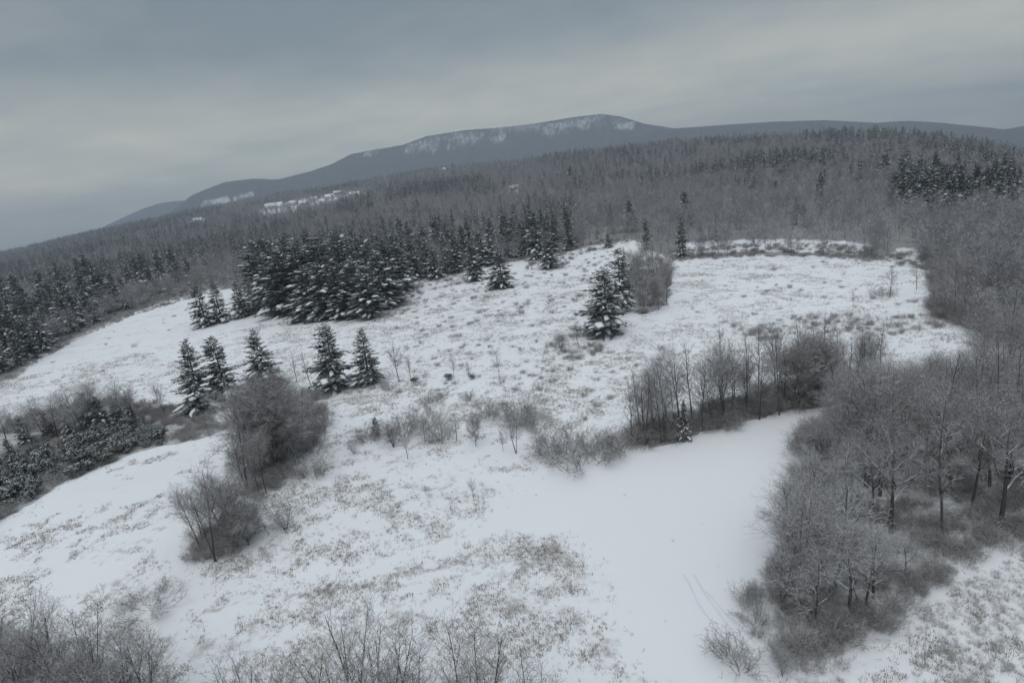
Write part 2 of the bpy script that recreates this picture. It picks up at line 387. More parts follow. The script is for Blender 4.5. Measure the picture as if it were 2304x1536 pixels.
def zones(x, y):
    weed = np.full(x.shape, 0.35); x0, y0 = x, y
    x = x + 7 * (noiseB(x * 0.11, y * 0.11) - 0.5) + 3 * (noiseC(x * 0.4, y * 0.4) - 0.5); y = y + 7 * (noiseC(x * 0.11 + 5, y * 0.11) - 0.5) + 3 * (noiseB(x * 0.4, y * 0.4 + 5) - 0.5)
    for poly, v in ((LEFTFIELD, 0.62), (MIDFIELD, 0.66), (RIGHTFIELD, 0.58), (WEEDS_LEFT, 0.56), (WEEDS_FRONT, 0.72), (WEEDS_MID, 0.60), (BROWN, 0.95), (BRUSH_FIELD, 0.55)):
        weed[inside(poly, x, y)] = v
    weed[inside(SMOOTH, x, y)] = -0.25
    x, y = x0, y0
    for ln, w in ((LANE, 1.3), (LANE_L, 1.6), (PATH, 0.55)):
        weed = np.where(seg_dist(ln, x, y) < w, -0.3, weed)
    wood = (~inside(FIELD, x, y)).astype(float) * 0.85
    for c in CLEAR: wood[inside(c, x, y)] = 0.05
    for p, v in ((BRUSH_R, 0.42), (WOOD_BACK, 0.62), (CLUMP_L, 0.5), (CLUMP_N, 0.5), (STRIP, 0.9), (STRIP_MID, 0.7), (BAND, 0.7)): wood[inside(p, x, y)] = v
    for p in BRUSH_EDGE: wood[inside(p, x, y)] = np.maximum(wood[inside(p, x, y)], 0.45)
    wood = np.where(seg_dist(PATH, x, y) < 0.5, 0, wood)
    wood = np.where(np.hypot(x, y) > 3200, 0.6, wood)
    return weed, wood
build_ground()
# ------------------------------------------------------------------ tree builders
def rv(s=1.0): return Vector((random.gauss(0, s), random.gauss(0, s), random.gauss(0, s)))
def grow(p, d, length, r0, n, wander, lift, tipr=0.15):
    pts, rad = [p.copy()], [r0]
    d = d.normalized()
    for i in range(n):
        d = (d + rv(wander) + Vector((0, 0, lift))).normalized()
        p = p + d * (length / n); pts.append(p.copy()); rad.append(r0 * (1 - (1 - tipr) * (i + 1) / n))
    return pts, rad
def at(pts, rad, t):
    k = t * (len(pts) - 1); i = min(int(k), len(pts) - 2); u = k - i
    return pts[i].lerp(pts[i + 1], u), rad[i] * (1 - u) + rad[i + 1] * u, (pts[i + 1] - pts[i]).normalized()
def turned(d, ang, az):
    a = d.orthogonal().normalized(); b = d.cross(a)
    return (d * math.cos(ang) + (a * math.cos(az) + b * math.sin(az)) * math.sin(ang)).normalized()

def limb(T, C, p, d, L, r, lvl, S):
    """a limb with everything that grows on it; thick wood goes to T, twigs to C"""
    n = S["seg"][lvl]
    pts, rad = grow(p, d, L, r, n, S["wander"][lvl], S["lift"][lvl])
    fine = lvl >= S["fine"]
    (C if fine else T).tube(pts, rad, S["sides"][lvl], tip=lvl >= 1)
    if lvl + 1 >= len(S["n"]): return
    m = S["n"][lvl]; az = random.random() * 6.28
    m = max(1, int(round(m * (0.75 + 0.5 * random.random()) * (1 if lvl == 0 else min(1.4, max(0.35, L / S["ref"][lvl]))))))
    s0 = S["start"][lvl]
    for k in range(m):
        t = s0 + (1 - s0) * (k + random.random()) / m
        q, qr, qd = at(pts, rad, min(t, 0.98))
        az += 2.4 + random.gauss(0, 0.4)
        ang = math.radians(S["ang"][lvl] * (0.75 + 0.5 * random.random()) * (1 - 0.3 * t))
        v = (t - s0) / (1 - s0)
        prof = 0.40 + 0.75 * math.sin(math.pi * (0.14 + 0.80 * v)) if lvl == 0 and S.get("round") else 1 - S["taper"][lvl] * v
        ln = L * S["len"][lvl] * prof * (0.7 + 0.6 * random.random())
        limb(T, C, q, turned(qd, ang, az), ln, max(min(qr * 0.65, r * S["rr"][lvl]), S["rmin"]), lvl + 1, S)

TALL = dict(n=(18, 8, 6, 4, 0), seg=(7, 4, 3, 2, 1), sides=(7, 4, 3, 3, 3), wander=(0.035, 0.10, 0.13, 0.15, 0.1), lift=(0.05, 0.10, 0.06, 0.05, 0), start=(0.36, 0.18, 0.12, 0.08),
            ang=(54, 50, 48, 46), len=(0.33, 0.52, 0.55, 0.62), taper=(0.55, 0.45, 0.4, 0.3), ref=(1, 4.0, 2.0, 1.0), rr=(0.52, 0.58, 0.5, 0.6), rmin=0.012, fine=2)
SPREAD = dict(TALL, n=(9, 10, 7, 4, 0), start=(0.38, 0.25, 0.15, 0.1), ang=(62, 50, 48, 45), len=(0.62, 0.5, 0.5, 0.55), taper=(0.25, 0.4, 0.4, 0.3), ref=(1, 6.5, 3.2, 1.5), lift=(0.05, 0.09, 0.07, 0.04, 0), rr=(0.68, 0.62, 0.5, 0.6), seg=(6, 7, 4, 2, 1), wander=(0.06, 0.12, 0.15, 0.15, 0.1))
SLIM = dict(TALL, n=(17, 7, 6, 5, 0), start=(0.32, 0.2, 0.15, 0.1), len=(0.22, 0.5, 0.55, 0.65), ang=(42, 45, 45, 45), ref=(1, 2.6, 1.3, 0.7))
BUSHY = dict(TALL, round=True, n=(22, 9, 7, 7, 0), start=(0.13, 0.10, 0.08, 0.08), len=(0.36, 0.52, 0.52, 0.62), ang=(62, 52, 50, 45), lift=(0.05, 0.07, 0.05, 0.04, 0), ref=(1, 3.2, 1.6, 0.8))
def finish(T, C, h, fast=False):
    top = max(v[2] for v in T.v + C.v); k = h / top
    for b in (T, C): b.v = [(x * k, y * k, z * k) for x, y, z in b.v]
    return T, C
def bare_tree(spec, h, r, lean=0.03, stems=1, splay=0.0):
    T, C = MB(), MB()
    for s in range(stems):
        d = Vector((0, 0, 1)) + rv(lean)
        if stems > 1:
            a = 6.283 * s / stems + random.random(); d += Vector((math.cos(a), math.sin(a), 0)) * splay * (0.4 + random.random())
        ln = h * (1 if s == 0 else 0.7 + 0.3 * random.random())
        limb(T, C, Vector((0, 0, -0.25)) + Vector((random.gauss(0, .1), random.gauss(0, .1), 0)) * (stems > 1), d.normalized(), ln, r * (1 if s == 0 else 0.7), 0, spec)
    return finish(T, C, h)
def sapling(h, r, n=9):
    S = dict(TALL, n=(n + 4, 8, 7, 0), seg=(6, 3, 2, 1), start=(0.28, 0.2, 0.1), len=(0.38, 0.5, 0.5), ang=(42, 45, 45), ref=(1, 1.6, 0.8), fine=1, rmin=0.012)
    T, C = MB(), MB(); limb(T, C, Vector((0, 0, -0.15)), (Vector((0, 0, 1)) + rv(0.05)).normalized(), h, r, 0, S); return finish(T, C, h)

def conifer(h, w, droop=0.35, gap=0.55, open_=0.0, full=True, bare=0.06, load=0.8, blunt=0.70):
    """pine: whorls of drooping boughs, needle sprays along each bough and pads of snow on the outer ends"""
    T, C, P = MB(), MB(), MB()
    tp, tr = grow(Vector((0, 0, -0.2)), Vector((0, 0, 1)), h + 0.2, 0.018 * h, 8, 0.015, 0.1, 0.06)
    T.tube(tp, tr, 7, tip=True)
    lop, side_of = random.uniform(0.05, 0.22), random.random() * 6.28
    z = h * bare
    while z < h * 0.985:
        t = z / h
        nb = max(3, int((7 if full else 5) * (1.1 - 0.5 * t) + random.random()))
        reach = random.uniform(0.78, 1.16) * w * 0.5 * ((1 - t) ** blunt * 1.05 + 0.045) * (0.9 if t > 0.14 else 0.7)
        a0 = random.random() * 6.28
        for k in range(nb):
            if random.random() < open_: continue
            a = a0 + 6.283 * k / nb + random.gauss(0, 0.25)
            L = reach * (0.55 + 0.65 * random.random()) * (1 + lop * math.cos(a - side_of))
            up = 0.55 * t - droop * (1 - t) * (0.6 + 0.8 * random.random()) + 0.12
            d = Vector((math.cos(a), math.sin(a), up)).normalized()
            p, _, _ = at(tp, tr, min(0.99, t)); p = Vector((p.x, p.y, z + random.gauss(0, 0.1)))
            pts, rad = grow(p, d, L, 0.012 + 0.010 * L, 4, 0.05, -0.055 * droop * 2, 0.3)
            C.tube(pts, rad, 3, tip=True)
            side = Vector((-d.y, d.x, 0)).normalized()
            m = max(4, int(L * (6.8 if full else 3.2)))
            for j in range(m):
                s = 0.14 + 0.86 * (j + random.random()) / m
                q, _, qd = at(pts, rad, min(s, 0.99))
                ln = (0.26 + 0.34 * L * (1 - s) ** 0.7) * (0.7 + 0.6 * random.random())
                for sg in (1, -1):
                    dd = (qd * (0.6 + 0.3 * random.random()) + side * sg * (0.9 - 0.35 * s) + Vector((0, 0, random.gauss(-0.10, 0.20)))).normalized()
                    e = q + dd * ln; wv = dd.cross(Vector((0, 0, 1)) + rv(0.5)).normalized() * (0.065 + 0.06 * ln + (0.0 if full else 0.05))
                    mid = q.lerp(e, 0.55) + Vector((0, 0, 0.02))
                    C.quad(q, mid + wv, e, mid - wv)
            e = pts[-1]
            C.quad(pts[-2], e + side * 0.10, e + (pts[-1] - pts[-2]) * 0.5, e - side * 0.10)
            # snow pad
            if random.random() < load * (1.0 - 0.55 * t) and L > 0.35:
                s0, s1 = 0.30 + 0.3 * random.random(), 0.88 + 0.14 * random.random(); nseg = 4
                wd = (0.10 + 0.085 * L) * (0.7 + 0.7 * random.random()); ring = []
                for j in range(nseg + 1):
                    u = j / nseg; q, _, _ = at(pts, rad, min(0.999, s0 + (s1 - s0) * u))
                    r = wd * (math.sin(math.pi * (0.08 + 0.88 * u)) ** 0.6) * (0.75 + 0.5 * random.random())
                    off = side * random.gauss(0, wd * 0.25); th = r * 0.55
                    o = len(P.v); q = q + off + Vector((0, 0, 0.03))
                    for cc, zz in ((1, -.15), (.62, .75), (0, 1), (-.62, .75), (-1, -.15)):
                        g = q + side * (r * cc) + Vector((0, 0, th * zz + random.gauss(0, 0.015))); P.v.append((g.x, g.y, g.z))
                    ring.append(o)
                for A, B in zip(ring[:-1], ring[1:]):
                    for c in range(4): P.f.append((A + c, B + c, B + c + 1, A + c + 1))
                    P.f.append((A + 4, B + 4, B, A))
                P.f.append(tuple(ring[0] + c for c in range(5))); P.f.append(tuple(ring[-1] + 4 - c for c in range(5)))
        z += gap * (0.8 + 0.4 * random.random()) * (1 if t < 0.7 else 0.7)
    # leader
    for k in range(8):
        a = k * 2.4; q = Vector((tp[-1].x, tp[-1].y, h * (0.94 + 0.008 * k)))
        C.tri(q - Vector((0.03, 0, 0)), q + Vector((0.03, 0.03, 0)), q + Vector((math.cos(a) * 0.22, math.sin(a) * 0.22, 0.30)))
    return T, C, P

def shrub_mesh(h, stems, spread, kids=6, twigs=3, base=0.3):
    B = MB()
    for s in range(stems):
        a = random.random() * 6.28; el = spread * math.sqrt(random.random())
        d = Vector((math.cos(a) * el, math.sin(a) * el, 1)).normalized()
        p0 = Vector((math.cos(a), math.sin(a), 0)) * base * random.random() * 2 + Vector((0, 0, -0.1))
        L = h * (0.65 + 0.5 * random.random())
        pts, rad = grow(p0, d, L, 0.022, 3, 0.12, 0.03); B.tube(pts, rad, 3, tip=True)
        for k in range(kids):
            q, r, qd = at(pts, rad, 0.25 + 0.73 * (k + random.random()) / kids)
            p2, r2 = grow(q, turned(qd, 0.7 + 0.3 * random.random(), random.random() * 6.28), L * 0.42 * (0.6 + 0.7 * random.random()), 0.014, 2, 0.15, 0.05); B.tube(p2, r2, 3, tip=True)
            for j in range(twigs):
                q3, r3, d3 = at(p2, r2, 0.3 + 0.65 * random.random())
                p4, r4 = grow(q3, turned(d3, 0.8, random.random() * 6.28), L * 0.22 * (0.6 + 0.8 * random.random()), 0.011, 1, 0.1, 0.02); B.tube(p4, r4, 3, tip=True)
    return B
def evergreen_shrub(h, w, n=520):
    B = MB(); S = MB()
    for k in range(10):
        a = random.random() * 6.28; pts, rad = grow(Vector((0, 0, -0.1)), Vector((math.cos(a) * .6, math.sin(a) * .6, 1)), h * 0.7, 0.04, 3, 0.1, 0.0); S.tube(pts, rad, 4, tip=True)
    lob = [(random.uniform(-.3, .3) * w, random.uniform(-.3, .3) * w, h * random.uniform(.35, .68), random.uniform(.2, .36) * w) for _ in range(9)]
    for k in range(n):
        x, y, z, r = random.choice(lob); d = rv().normalized()
        if d.z < -0.3: d.z *= -1
        c = Vector((x, y, z)) + Vector((d.x, d.y, d.z * 0.8)) * r * (0.75 + 0.35 * random.random()); c.z = max(0.05, c.z)
        t = (d + rv(0.5)).normalized(); u = t.orthogonal().normalized(); v = t.cross(u); L = 0.14 + 0.14 * random.random()
        for j in range(3):
            aa = 2.1 * j + random.random(); e = u * math.cos(aa) + v * math.sin(aa); f = t.cross(e)
            B.quad(c, c + e * L * .6 + f * L * .28, c + e * L + t * 0.03, c + e * L * .6 - f * L * .28)
    return B, S
def far_bare(h, n=15):
    B = MB(); pts, rad = grow(Vector((0, 0, -0.5)), Vector((0, 0, 1)), h * 0.72, 0.11, 3, 0.06, 0.05, 0.25); B.tube(pts, rad, 3, tip=True)
    for k in range(n):
        q, r, qd = at(pts, rad, 0.30 + 0.69 * (k + random.random()) / n)
        L = h * 0.40 * (0.95 - 0.15 * k / n) * (0.7 + 0.6 * random.random())
        p2, r2 = grow(q, turned(qd, 1.05 - 0.45 * k / n, k * 2.4 + random.random()), L, 0.05, 2, 0.1, 0.16); B.tube(p2, r2, 3, tip=True)
        for j in range(8):
            q3, r3, d3 = at(p2, r2, 0.15 + 0.85 * random.random())
            l3 = L * 0.46 * (0.6 + 0.8 * random.random())
            p4, r4 = grow(q3, turned(d3, 0.8, random.random() * 6.28), l3, 0.028, 1, 0.1, 0.1); B.tube(p4, r4, 3, tip=True)
            for i in range(7):
                q5, _, d5 = at(p4, r4, 0.1 + 0.88 * random.random())
                p6, r6 = grow(q5, turned(d5, 0.85, random.random() * 6.28), l3 * 0.6, 0.022, 1, 0.1, 0.1); B.tube(p6, r6, 3, tip=True)
    return B

# ------------------------------------------------------------------ the kinds of tree, built once
KIND = {}
def add_bare(key, tc, h):
    KIND[key] = (h, [("trunk", tc[0].mesh("trunk", M_BARK, True)), ("crown", tc[1].mesh("crown", M_TWIG))])
for i in range(7): add_bare(f"tall{i}", bare_tree(dict(TALL, round=True), 15, 0.21, lean=0.05), 15)
for i in range(4): add_bare(f"slim{i}", bare_tree(SLIM, 14, 0.13), 14)
for i in range(3): add_bare(f"bushy{i}", bare_tree(BUSHY, 11, 0.15, stems=1 + i, splay=0.16), 11)
for i in range(2): add_bare(f"spread{i}", bare_tree(SPREAD, 15, 0.34, lean=0.05), 15)
for i in range(3): add_bare(f"twin{i}", bare_tree(TALL, 13, 0.16, stems=2, splay=0.22), 13)
for i in range(4): add_bare(f"sapling{i}", sapling(6, 0.07, 9 + i), 6)
for i in range(3): add_bare(f"vase{i}", bare_tree(dict(TALL, n=(13, 8, 7, 5, 0), start=(0.26, 0.18, 0.12, 0.1), ang=(40, 44, 46, 45)), 9, 0.10, stems=5 + i, splay=0.34), 9)
for i in range(2): add_bare(f"fan{i}", bare_tree(dict(BUSHY, n=(12, 8, 6, 5, 0)), 8, 0.09, stems=5, splay=0.30), 8)
def add_pine(key, tcp, h):
    KIND[key] = (h, [("trunk", tcp[0].mesh("trunk", M_BARK, True)), ("crown", tcp[1].mesh("crown", M_NEEDLE)), ("snow_clumps", tcp[2].mesh("snow_clumps", M_PAD, True))])
for i, (w, dr, op, ld, bl) in enumerate([(8.8, 0.45, 0.10, 0.75, 0.70), (9.6, 0.55, 0.14, 0.85, 0.62), (8.0, 0.35, 0.22, 0.55, 0.75), (9.4, 0.40, 0.10, 0.60, 0.58), (10.4, 0.5, 0.08, 0.9, 0.66),
                                   (8.6, 0.3, 0.32, 0.5, 0.6), (9.0, 0.5, 0.2, 0.65, 0.52), (7.6, 0.4, 0.15, 0.45, 0.66), (10.0, 0.35, 0.26, 0.6, 0.55)]):
    add_pine(f"pine{i}", conifer(14, w, dr, 0.5, op, load=ld, blunt=bl, bare=random.uniform(0.03, 0.12)), 14)
SHRUBS = [shrub_mesh(*a).mesh("shrub", M_SHRUB) for a in ((1.5, 22, 0.9), (1.3, 18, 1.1), (1.8, 20, 0.7), (1.1, 24, 1.3), (1.6, 26, 0.9, 7, 4))]
DENSE = [shrub_mesh(*a).mesh("thicket", M_SHRUB) for a in ((2.3, 44, 1.0, 8, 4, 0.8), (2.0, 40, 1.3, 8, 4, 0.9), (2.7, 46, 0.8, 8, 4, 0.7))]
EVER = [evergreen_shrub(2.0, 3.0) for _ in range(3)]
EVER = [(b.mesh("foliage", M_LEAF), s.mesh("stem", M_BARK)) for b, s in EVER]

COUNT = {"bare": 0, "pine": 0}
def plant(key, x, y, h, label, group=None, rot=None, wide=1.0, sink=0.0):
    H, parts = KIND[key]
    pine = key.startswith("pine")
    COUNT["pine" if pine else "bare"] += 1
    e = bpy.data.objects.new("pine_tree" if pine else "bare_tree", None); COL.objects.link(e)
    e.empty_display_size = 0.5
    k = h / H
    e.location = (x, y, float(ground_z(x, y)) - sink); e.scale = (k * wide, k * wide, k)
    e.rotation_euler = (random.gauss(0, 0.015), random.gauss(0, 0.015), random.random() * 6.28 if rot is None else rot)
    tag(e, label, "pine tree" if pine else "tree", group)
    prev = None
    for nm, me in parts:
        o = bpy.data.objects.new(nm, me); link(o, prev if nm == "snow_clumps" else e)
        if nm == "crown": prev = o
    return e
def plant_px(key, px, py, ytop, label, group=None, wide=1.0, rot=None):
    B = gp(px, py)
    return plant(key, B[0], B[1], height_for(B, ytop), label, group, rot, wide)
def pick(*names): return random.choice(names)
PINES = [f"pine{i}" for i in range(9)]

# ------------------------------------------------------------------ pines standing where the photo shows them
for px, py, yt, key, wd, lab in [
    (455, 926, 765, "pine0", 1.18, "leftmost of the tall snowy pines in the row across the left field"),
    (516, 905, 757, "pine3", 1.18, "tall full pine right beside the leftmost pine of the mid-field row"),
    (604, 872, 740, "pine1", 1.12, "lone pine whose lower half is hidden behind the big grey bare tree clump"),
    (757, 876, 728, "pine4", 1.12, "largest pine of the mid-field row, heavy snow on its drooping boughs"),
    (833, 862, 738, "pine2", 1.28, "pine with a visible dark trunk, right neighbour of the largest mid-field pine"),
    (466, 733, 641, "pine3", 1.16, "leftmost of three dark pines on the far side of the left field"),
    (500, 724, 634, "pine0", 1.16, "middle one of three dark pines on the far side of the left field"),
    (546, 713, 633, "pine1", 1.22, "right one of three dark pines on the far side of the left field"),
    (1366, 752, 602, "pine4", 1.3, "big broad snowy pine at the near end of the strip between two fields"),
    (1400, 700, 560, "pine6", 1.0, "darker pine right behind the big broad pine at the hedge strip"),
    (1407, 620, 562, "pine2", 0.9, "small dark pine farther back along the left edge of the hedge strip"),
    (1130, 648, 558, "pine1", 1.3, "broad pine standing foremost at the field edge, right end of the front pine row"),
    (1070, 630, 545, "pine3", 1.2, "pine just left of the broad foremost pine at the field edge"),
    (1236, 604, 538, "pine4", 1.5, "squat snow-covered pine alone in the notch of the middle field"),
    (937, 628, 540, "pine3", 1.34, "dark pine right of the great clump, leftmost of the front row along the brush"),
    (982, 627, 556, "pine0", 1.34, "snowy pine second from the left in the front row along the brush"),
    (1030, 614, 515, "pine2", 1.1, "taller pine third from the left in the front row along the brush"),
    (1536, 578, 488, "pine2", 0.85, "slender dark pine alone at the left end of the right field's far edge"),
    (1456, 562, 490, "pine5", 0.85, "narrow pine rising behind the top of the hedge strip"),
    (1371, 557, 524, "pine1", 1.2, "very small snowy pine at the far edge of the middle field"),
    (1541, 989, 900, "pine0", 0.75, "small dark pine with a white streak at the smooth snow field's edge"),
    (849, 980, 938, "pine5", 1.15, "small young pine among the shrubs of the middle field"),
    (1212, 583, 478, "pine3", 1.0, "tall dark pine behind the squat snow-covered pine"),
    (1160, 578, 487, "pine5", 1.1, "thin pine left of the tall dark pine at the wood edge"),
    (1281, 548, 464, "pine2", 1.0, "tall ragged pine at the wood edge right of the squat pine"),
    (1113, 592, 490, "pine0", 1.0, "dark pine behind the broad foremost pine"),
    (2012, 640, 588, "sapling0", 1.0, "thin bare sapling at the right end of the right field"),
    (1850, 470, 422, "pine1", 0.9, "lone dark pine sticking out of the bare wood behind the right field"),
    (1808, 510, 460, "pine2", 1.0, "leaning dark pine in the bare wood just behind the right field's edge"),
    (1746, 446, 405, "pine4", 0.9, "right one of a pair of dark pines in the bare wood"),
    (1716, 446, 408, "pine0", 0.9, "left one of a pair of dark pines in the bare wood"),
    (1678, 436, 400, "pine5", 0.9, "small pine left of the pair of dark pines in the bare wood"),
    (1288, 415, 372, "pine3", 1.0, "single dark pine high in the bare wood above the middle field"),
]:
    if key.startswith("sapling"):
        continue
    plant_px(key, px, py, yt, lab, None, wd)
for px, py, yt in [(620, 700, 575), (652, 706, 565), (702, 719, 598), (735, 717, 588), (772, 716, 600), (805, 713, 582), (838, 716, 600), (868, 694, 566), (893, 682, 588), (640, 688, 545),
                   (688, 694, 545), (742, 692, 535), (790, 692, 538), (842, 682, 552), (600, 690, 572), (590, 668, 545), (660, 668, 528), (720, 672, 520), (775, 670, 518), (830, 664, 530), (880, 660, 540), (612, 655, 535), (905, 652, 548)]:
    plant_px(random.choice(PINES), px, py, yt, "tall snowy pine packed in the great dark clump beyond the left field", "pines of the great clump", random.uniform(1.2, 1.55))
for px, py, yt in [(36, 800, 655), (80, 775, 665), (163, 733, 632), (205, 716, 612), (240, 704, 596), (265, 692, 608), (20, 700, 610), (58, 712, 615), (110, 700, 606), (150, 690, 590), (190, 668, 580), (215, 660, 572),
                   (320, 650, 575), (334, 648, 570), (370, 640, 562), (402, 636, 560), (432, 640, 575), (300, 672, 600)]:
    plant_px(random.choice(PINES), px, py, yt, "dark pine at the wood edge along the left side of the left field", "pines on the left wood edge", random.uniform(0.85, 1.15))
for px, py, yt in [(2034, 480, 402), (2075, 482, 392), (2112, 480, 385), (2140, 500, 396), (2172, 496, 392), (2200, 484, 400), (2240, 488, 408), (2272, 492, 425), (2095, 462, 375), (2150, 465, 372), (2190, 460, 370), (2056, 450, 372), (2222, 452, 375)]:
    plant_px(random.choice(PINES), px, py, yt, "tall black-green pine in the dark clump above the right-hand wood", "pines of the right clump", 1.0)
for px, py, yt in [(905, 560, 492), (868, 540, 484), (925, 575, 500), (960, 580, 510), (990, 570, 488), (1010, 575, 500), (1045, 580, 508), (890, 600, 525), (955, 605, 530), (1005, 605, 525), (1050, 600, 528), (1085, 600, 520), (1185, 575, 500), (1232, 570, 492), (1140, 560, 480), (1060, 560, 490)]:
    plant_px(random.choice(PINES), px, py, yt, "snowy pine in the loose ranks behind the front pine row of the middle field", "pines behind the front row", random.uniform(0.9, 1.2))
for px, py, yt in [(60, 1000, 935), (110, 985, 925), (205, 960, 885), (235, 958, 890), (268, 955, 900), (300, 950, 905), (160, 985, 930), (30, 1045, 985), (328, 962, 935)]:
    plant_px(random.choice(PINES), px, py, yt, "young dark pine among the bare trees of the bushy band on the left", "young pines in the left band", 1.1)

# ------------------------------------------------------------------ bare trees that can be told apart
for px, py, yt, key, wd, lab in [
    (487, 1262, 1035, "twin0", 0.95, "bare tree with a dark forked trunk, foremost on the near left field"),
    (535, 1232, 1050, "bushy0", 0.95, "dense grey twiggy tree just right of the forked trunk on the near field"),
    (450, 1235, 1075, "tall6", 0.8, "thin-twigged grey tree on the left flank of the forked trunk"),
    (645, 1190, 1106, "fan0", 1.15, "small round grey tree standing alone on the snow right of the left clump"),
    (560, 1110, 930, "twin1", 0.95, "leaning open-limbed bare tree on the left side of the large grey clump"),
    (625, 1050, 815, "bushy2", 1.05, "tallest rounded grey tree in the middle of the large bare clump"),
    (580, 1070, 840, "bushy0", 0.95, "dense grey tree on the near left of the large bare clump"),
    (665, 1040, 850, "bushy1", 1.05, "dense grey tree on the right flank of the large bare clump"),
    (585, 1115, 985, "tall1", 0.8, "slender dark-stemmed tree at the foot of the large bare clump"),
    (700, 868, 776, "slim0", 1.2, "slim pale tree left of the largest mid-field pine"),
    (668, 860, 790, "slim1", 1.2, "slim pale tree farther left beside the row of mid-field pines"),
    (899, 858, 762, "sapling1", 1.0, "bare vase-shaped tree with a clean dark trunk right of the mid-field pines"),
    (925, 858, 795, "sapling2", 0.9, "thin ragged sapling right of the vase-shaped tree"),
    (1022, 850, 796, "sapling0", 1.0, "small bare tree rising from a dark evergreen bush in the middle field"),
    (1058, 852, 810, "sapling3", 1.0, "thin little tree next to the small tree with the dark bush"),
    (1124, 850, 793, "sapling2", 0.9, "lone spindly sapling in the middle of the open field"),
    (1302, 782, 722, "sapling3", 1.0, "bare tree with a dark stem in the thicket below the big broad pine"),
    (1262, 790, 745, "fan1", 1.3, "hazy pale thicket tree left of the dark-stemmed tree below the broad pine"),
    (798, 1020, 985, "fan0", 1.0, "little bare bush tree at the left end of the field shrubs"),
    (885, 1006, 940, "fan1", 1.1, "round grey little tree among the shrubs right of the young pine"),
    (918, 1032, 965, "sapling0", 1.2, "airy little tree standing forward of the shrub line"),
    (957, 995, 930, "sapling1", 0.9, "thin little tree behind the shrub line"),
    (1028, 992, 925, "slim2", 1.3, "double-stemmed slim tree in the shrub line of the middle field"),
    (1071, 1003, 925, "bushy0", 0.75, "compact upright grey tree in the shrub line of the middle field"),
    (1132, 1014, 962, "sapling3", 0.8, "narrow sapling left of the many-stemmed tree in the shrub line"),
    (1162, 1020, 922, "twin2", 1.0, "many-stemmed bare tree, tallest of the shrub line near the smooth snow"),
    (1215, 1024, 962, "fan0", 1.0, "fan-shaped bare tree next to the big thicket at the smooth snow's edge"),
    (1066, 1120, 1070, "sapling1", 1.0, "tiny lone sapling on the snow left of the smooth field"),
    (372, 935, 845, "twin0", 0.8, "upright pale-crowned tree standing alone right of the bushy band"),
    (96, 975, 885, "tall0", 1.40, "pale bare tree near the left end of the bushy band"),
    (55, 1000, 915, "tall3", 1.26, "pale bare tree at the far left of the bushy band"),
    (160, 975, 870, "tall2", 1.33, "bare grey tree in the middle of the bushy band, left of the tall pair"),
    (215, 955, 850, "tall4", 1.33, "left one of the two tallest bare trees rising from the bushy band"),
    (268, 948, 845, "twin1", 1.26, "right one of the two tallest bare trees rising from the bushy band"),
    (305, 952, 855, "tall1", 1.26, "bare tree at the right end of the bushy band's tree row"),
    (2002, 668, 592, "sapling2", 1.0, "thin bare tree with an open crown at the right end of the right field"),
    (2062, 652, 585, "slim3", 1.2, "bare tree standing forward of the right-hand wood's edge on the right field"),
    (1920, 690, 655, "sapling3", 0.8, "tiny thin sapling out on the right field"),
    (2005, 1200, 925, "spread0", 1.15, "huge dark-trunked tree with wide forking limbs at the front of the right wood"),
    (1960, 1165, 955, "spread1", 1.2, "tree with limbs arching far out left over the smooth snow field"),
    (1830, 1250, 1055, "bushy1", 1.25, "broom-shaped tree leaning out over the snow at the left tip of the right wood"),
    (1905, 1115, 938, "spread1", 1.45, "wide-limbed tree reaching over the smooth snow field from the right wood's left edge"),
    (1872, 1050, 915, "spread0", 1.2, "open-crowned tree at the far left corner of the right wood"),
    (1848, 1035, 925, "spread0", 1.6, "crooked tree leaning over the smooth snow at the wood's upper left corner"),
    (1826, 1100, 990, "twin2", 1.4, "many-limbed low tree at the snow's edge halfway down the right wood"),
    (1840, 1385, 1180, "spread1", 0.9, "gnarled snow-lined tree low at the near end of the right wood"),
    (1760, 1520, 1450, "fan1", 0.9, "thin young tree in the snowy brush at the bottom edge right of the tracks"),
    (1455, 1000, 822, "twin1", 1.0, "tall many-branched tree at the left end of the tree strip by the smooth snow"),
    (1487, 995, 800, "tall2", 0.9, "tall straight tree beside the left end of the tree strip"),
    (1630, 955, 755, "spread0", 0.75, "tall open-forked tree in the middle of the tree strip"),
    (1845, 915, 738, "bushy2", 1.0, "dense dark rounded tree mass at the right end of the tree strip"),
    (1795, 915, 735, "bushy1", 1.0, "dense dark grey tree in the thick part of the strip beside the rounded mass"),
]:
    plant_px(key, px, py, yt, lab, None, wd)
for px, py, yt in [(-20, 1660, 1350), (30, 1700, 1350), (80, 1690, 1365), (120, 1720, 1420), (185, 1680, 1360), (250, 1700, 1440), (300, 1690, 1420), (365, 1670, 1405), (30, 1610, 1340), (150, 1650, 1350), (-40, 1640, 1330), (330, 1720, 1450), (220, 1640, 1390), (60, 1650, 1380), (100, 1620, 1400)]:
    plant_px(pick("vase0", "vase1", "vase2", "tall2", "twin1", "bushy0"), px, py, yt, "bare frosted treetop rising from below into the bottom left corner", "treetops in the bottom left corner", random.uniform(0.9, 1.2))
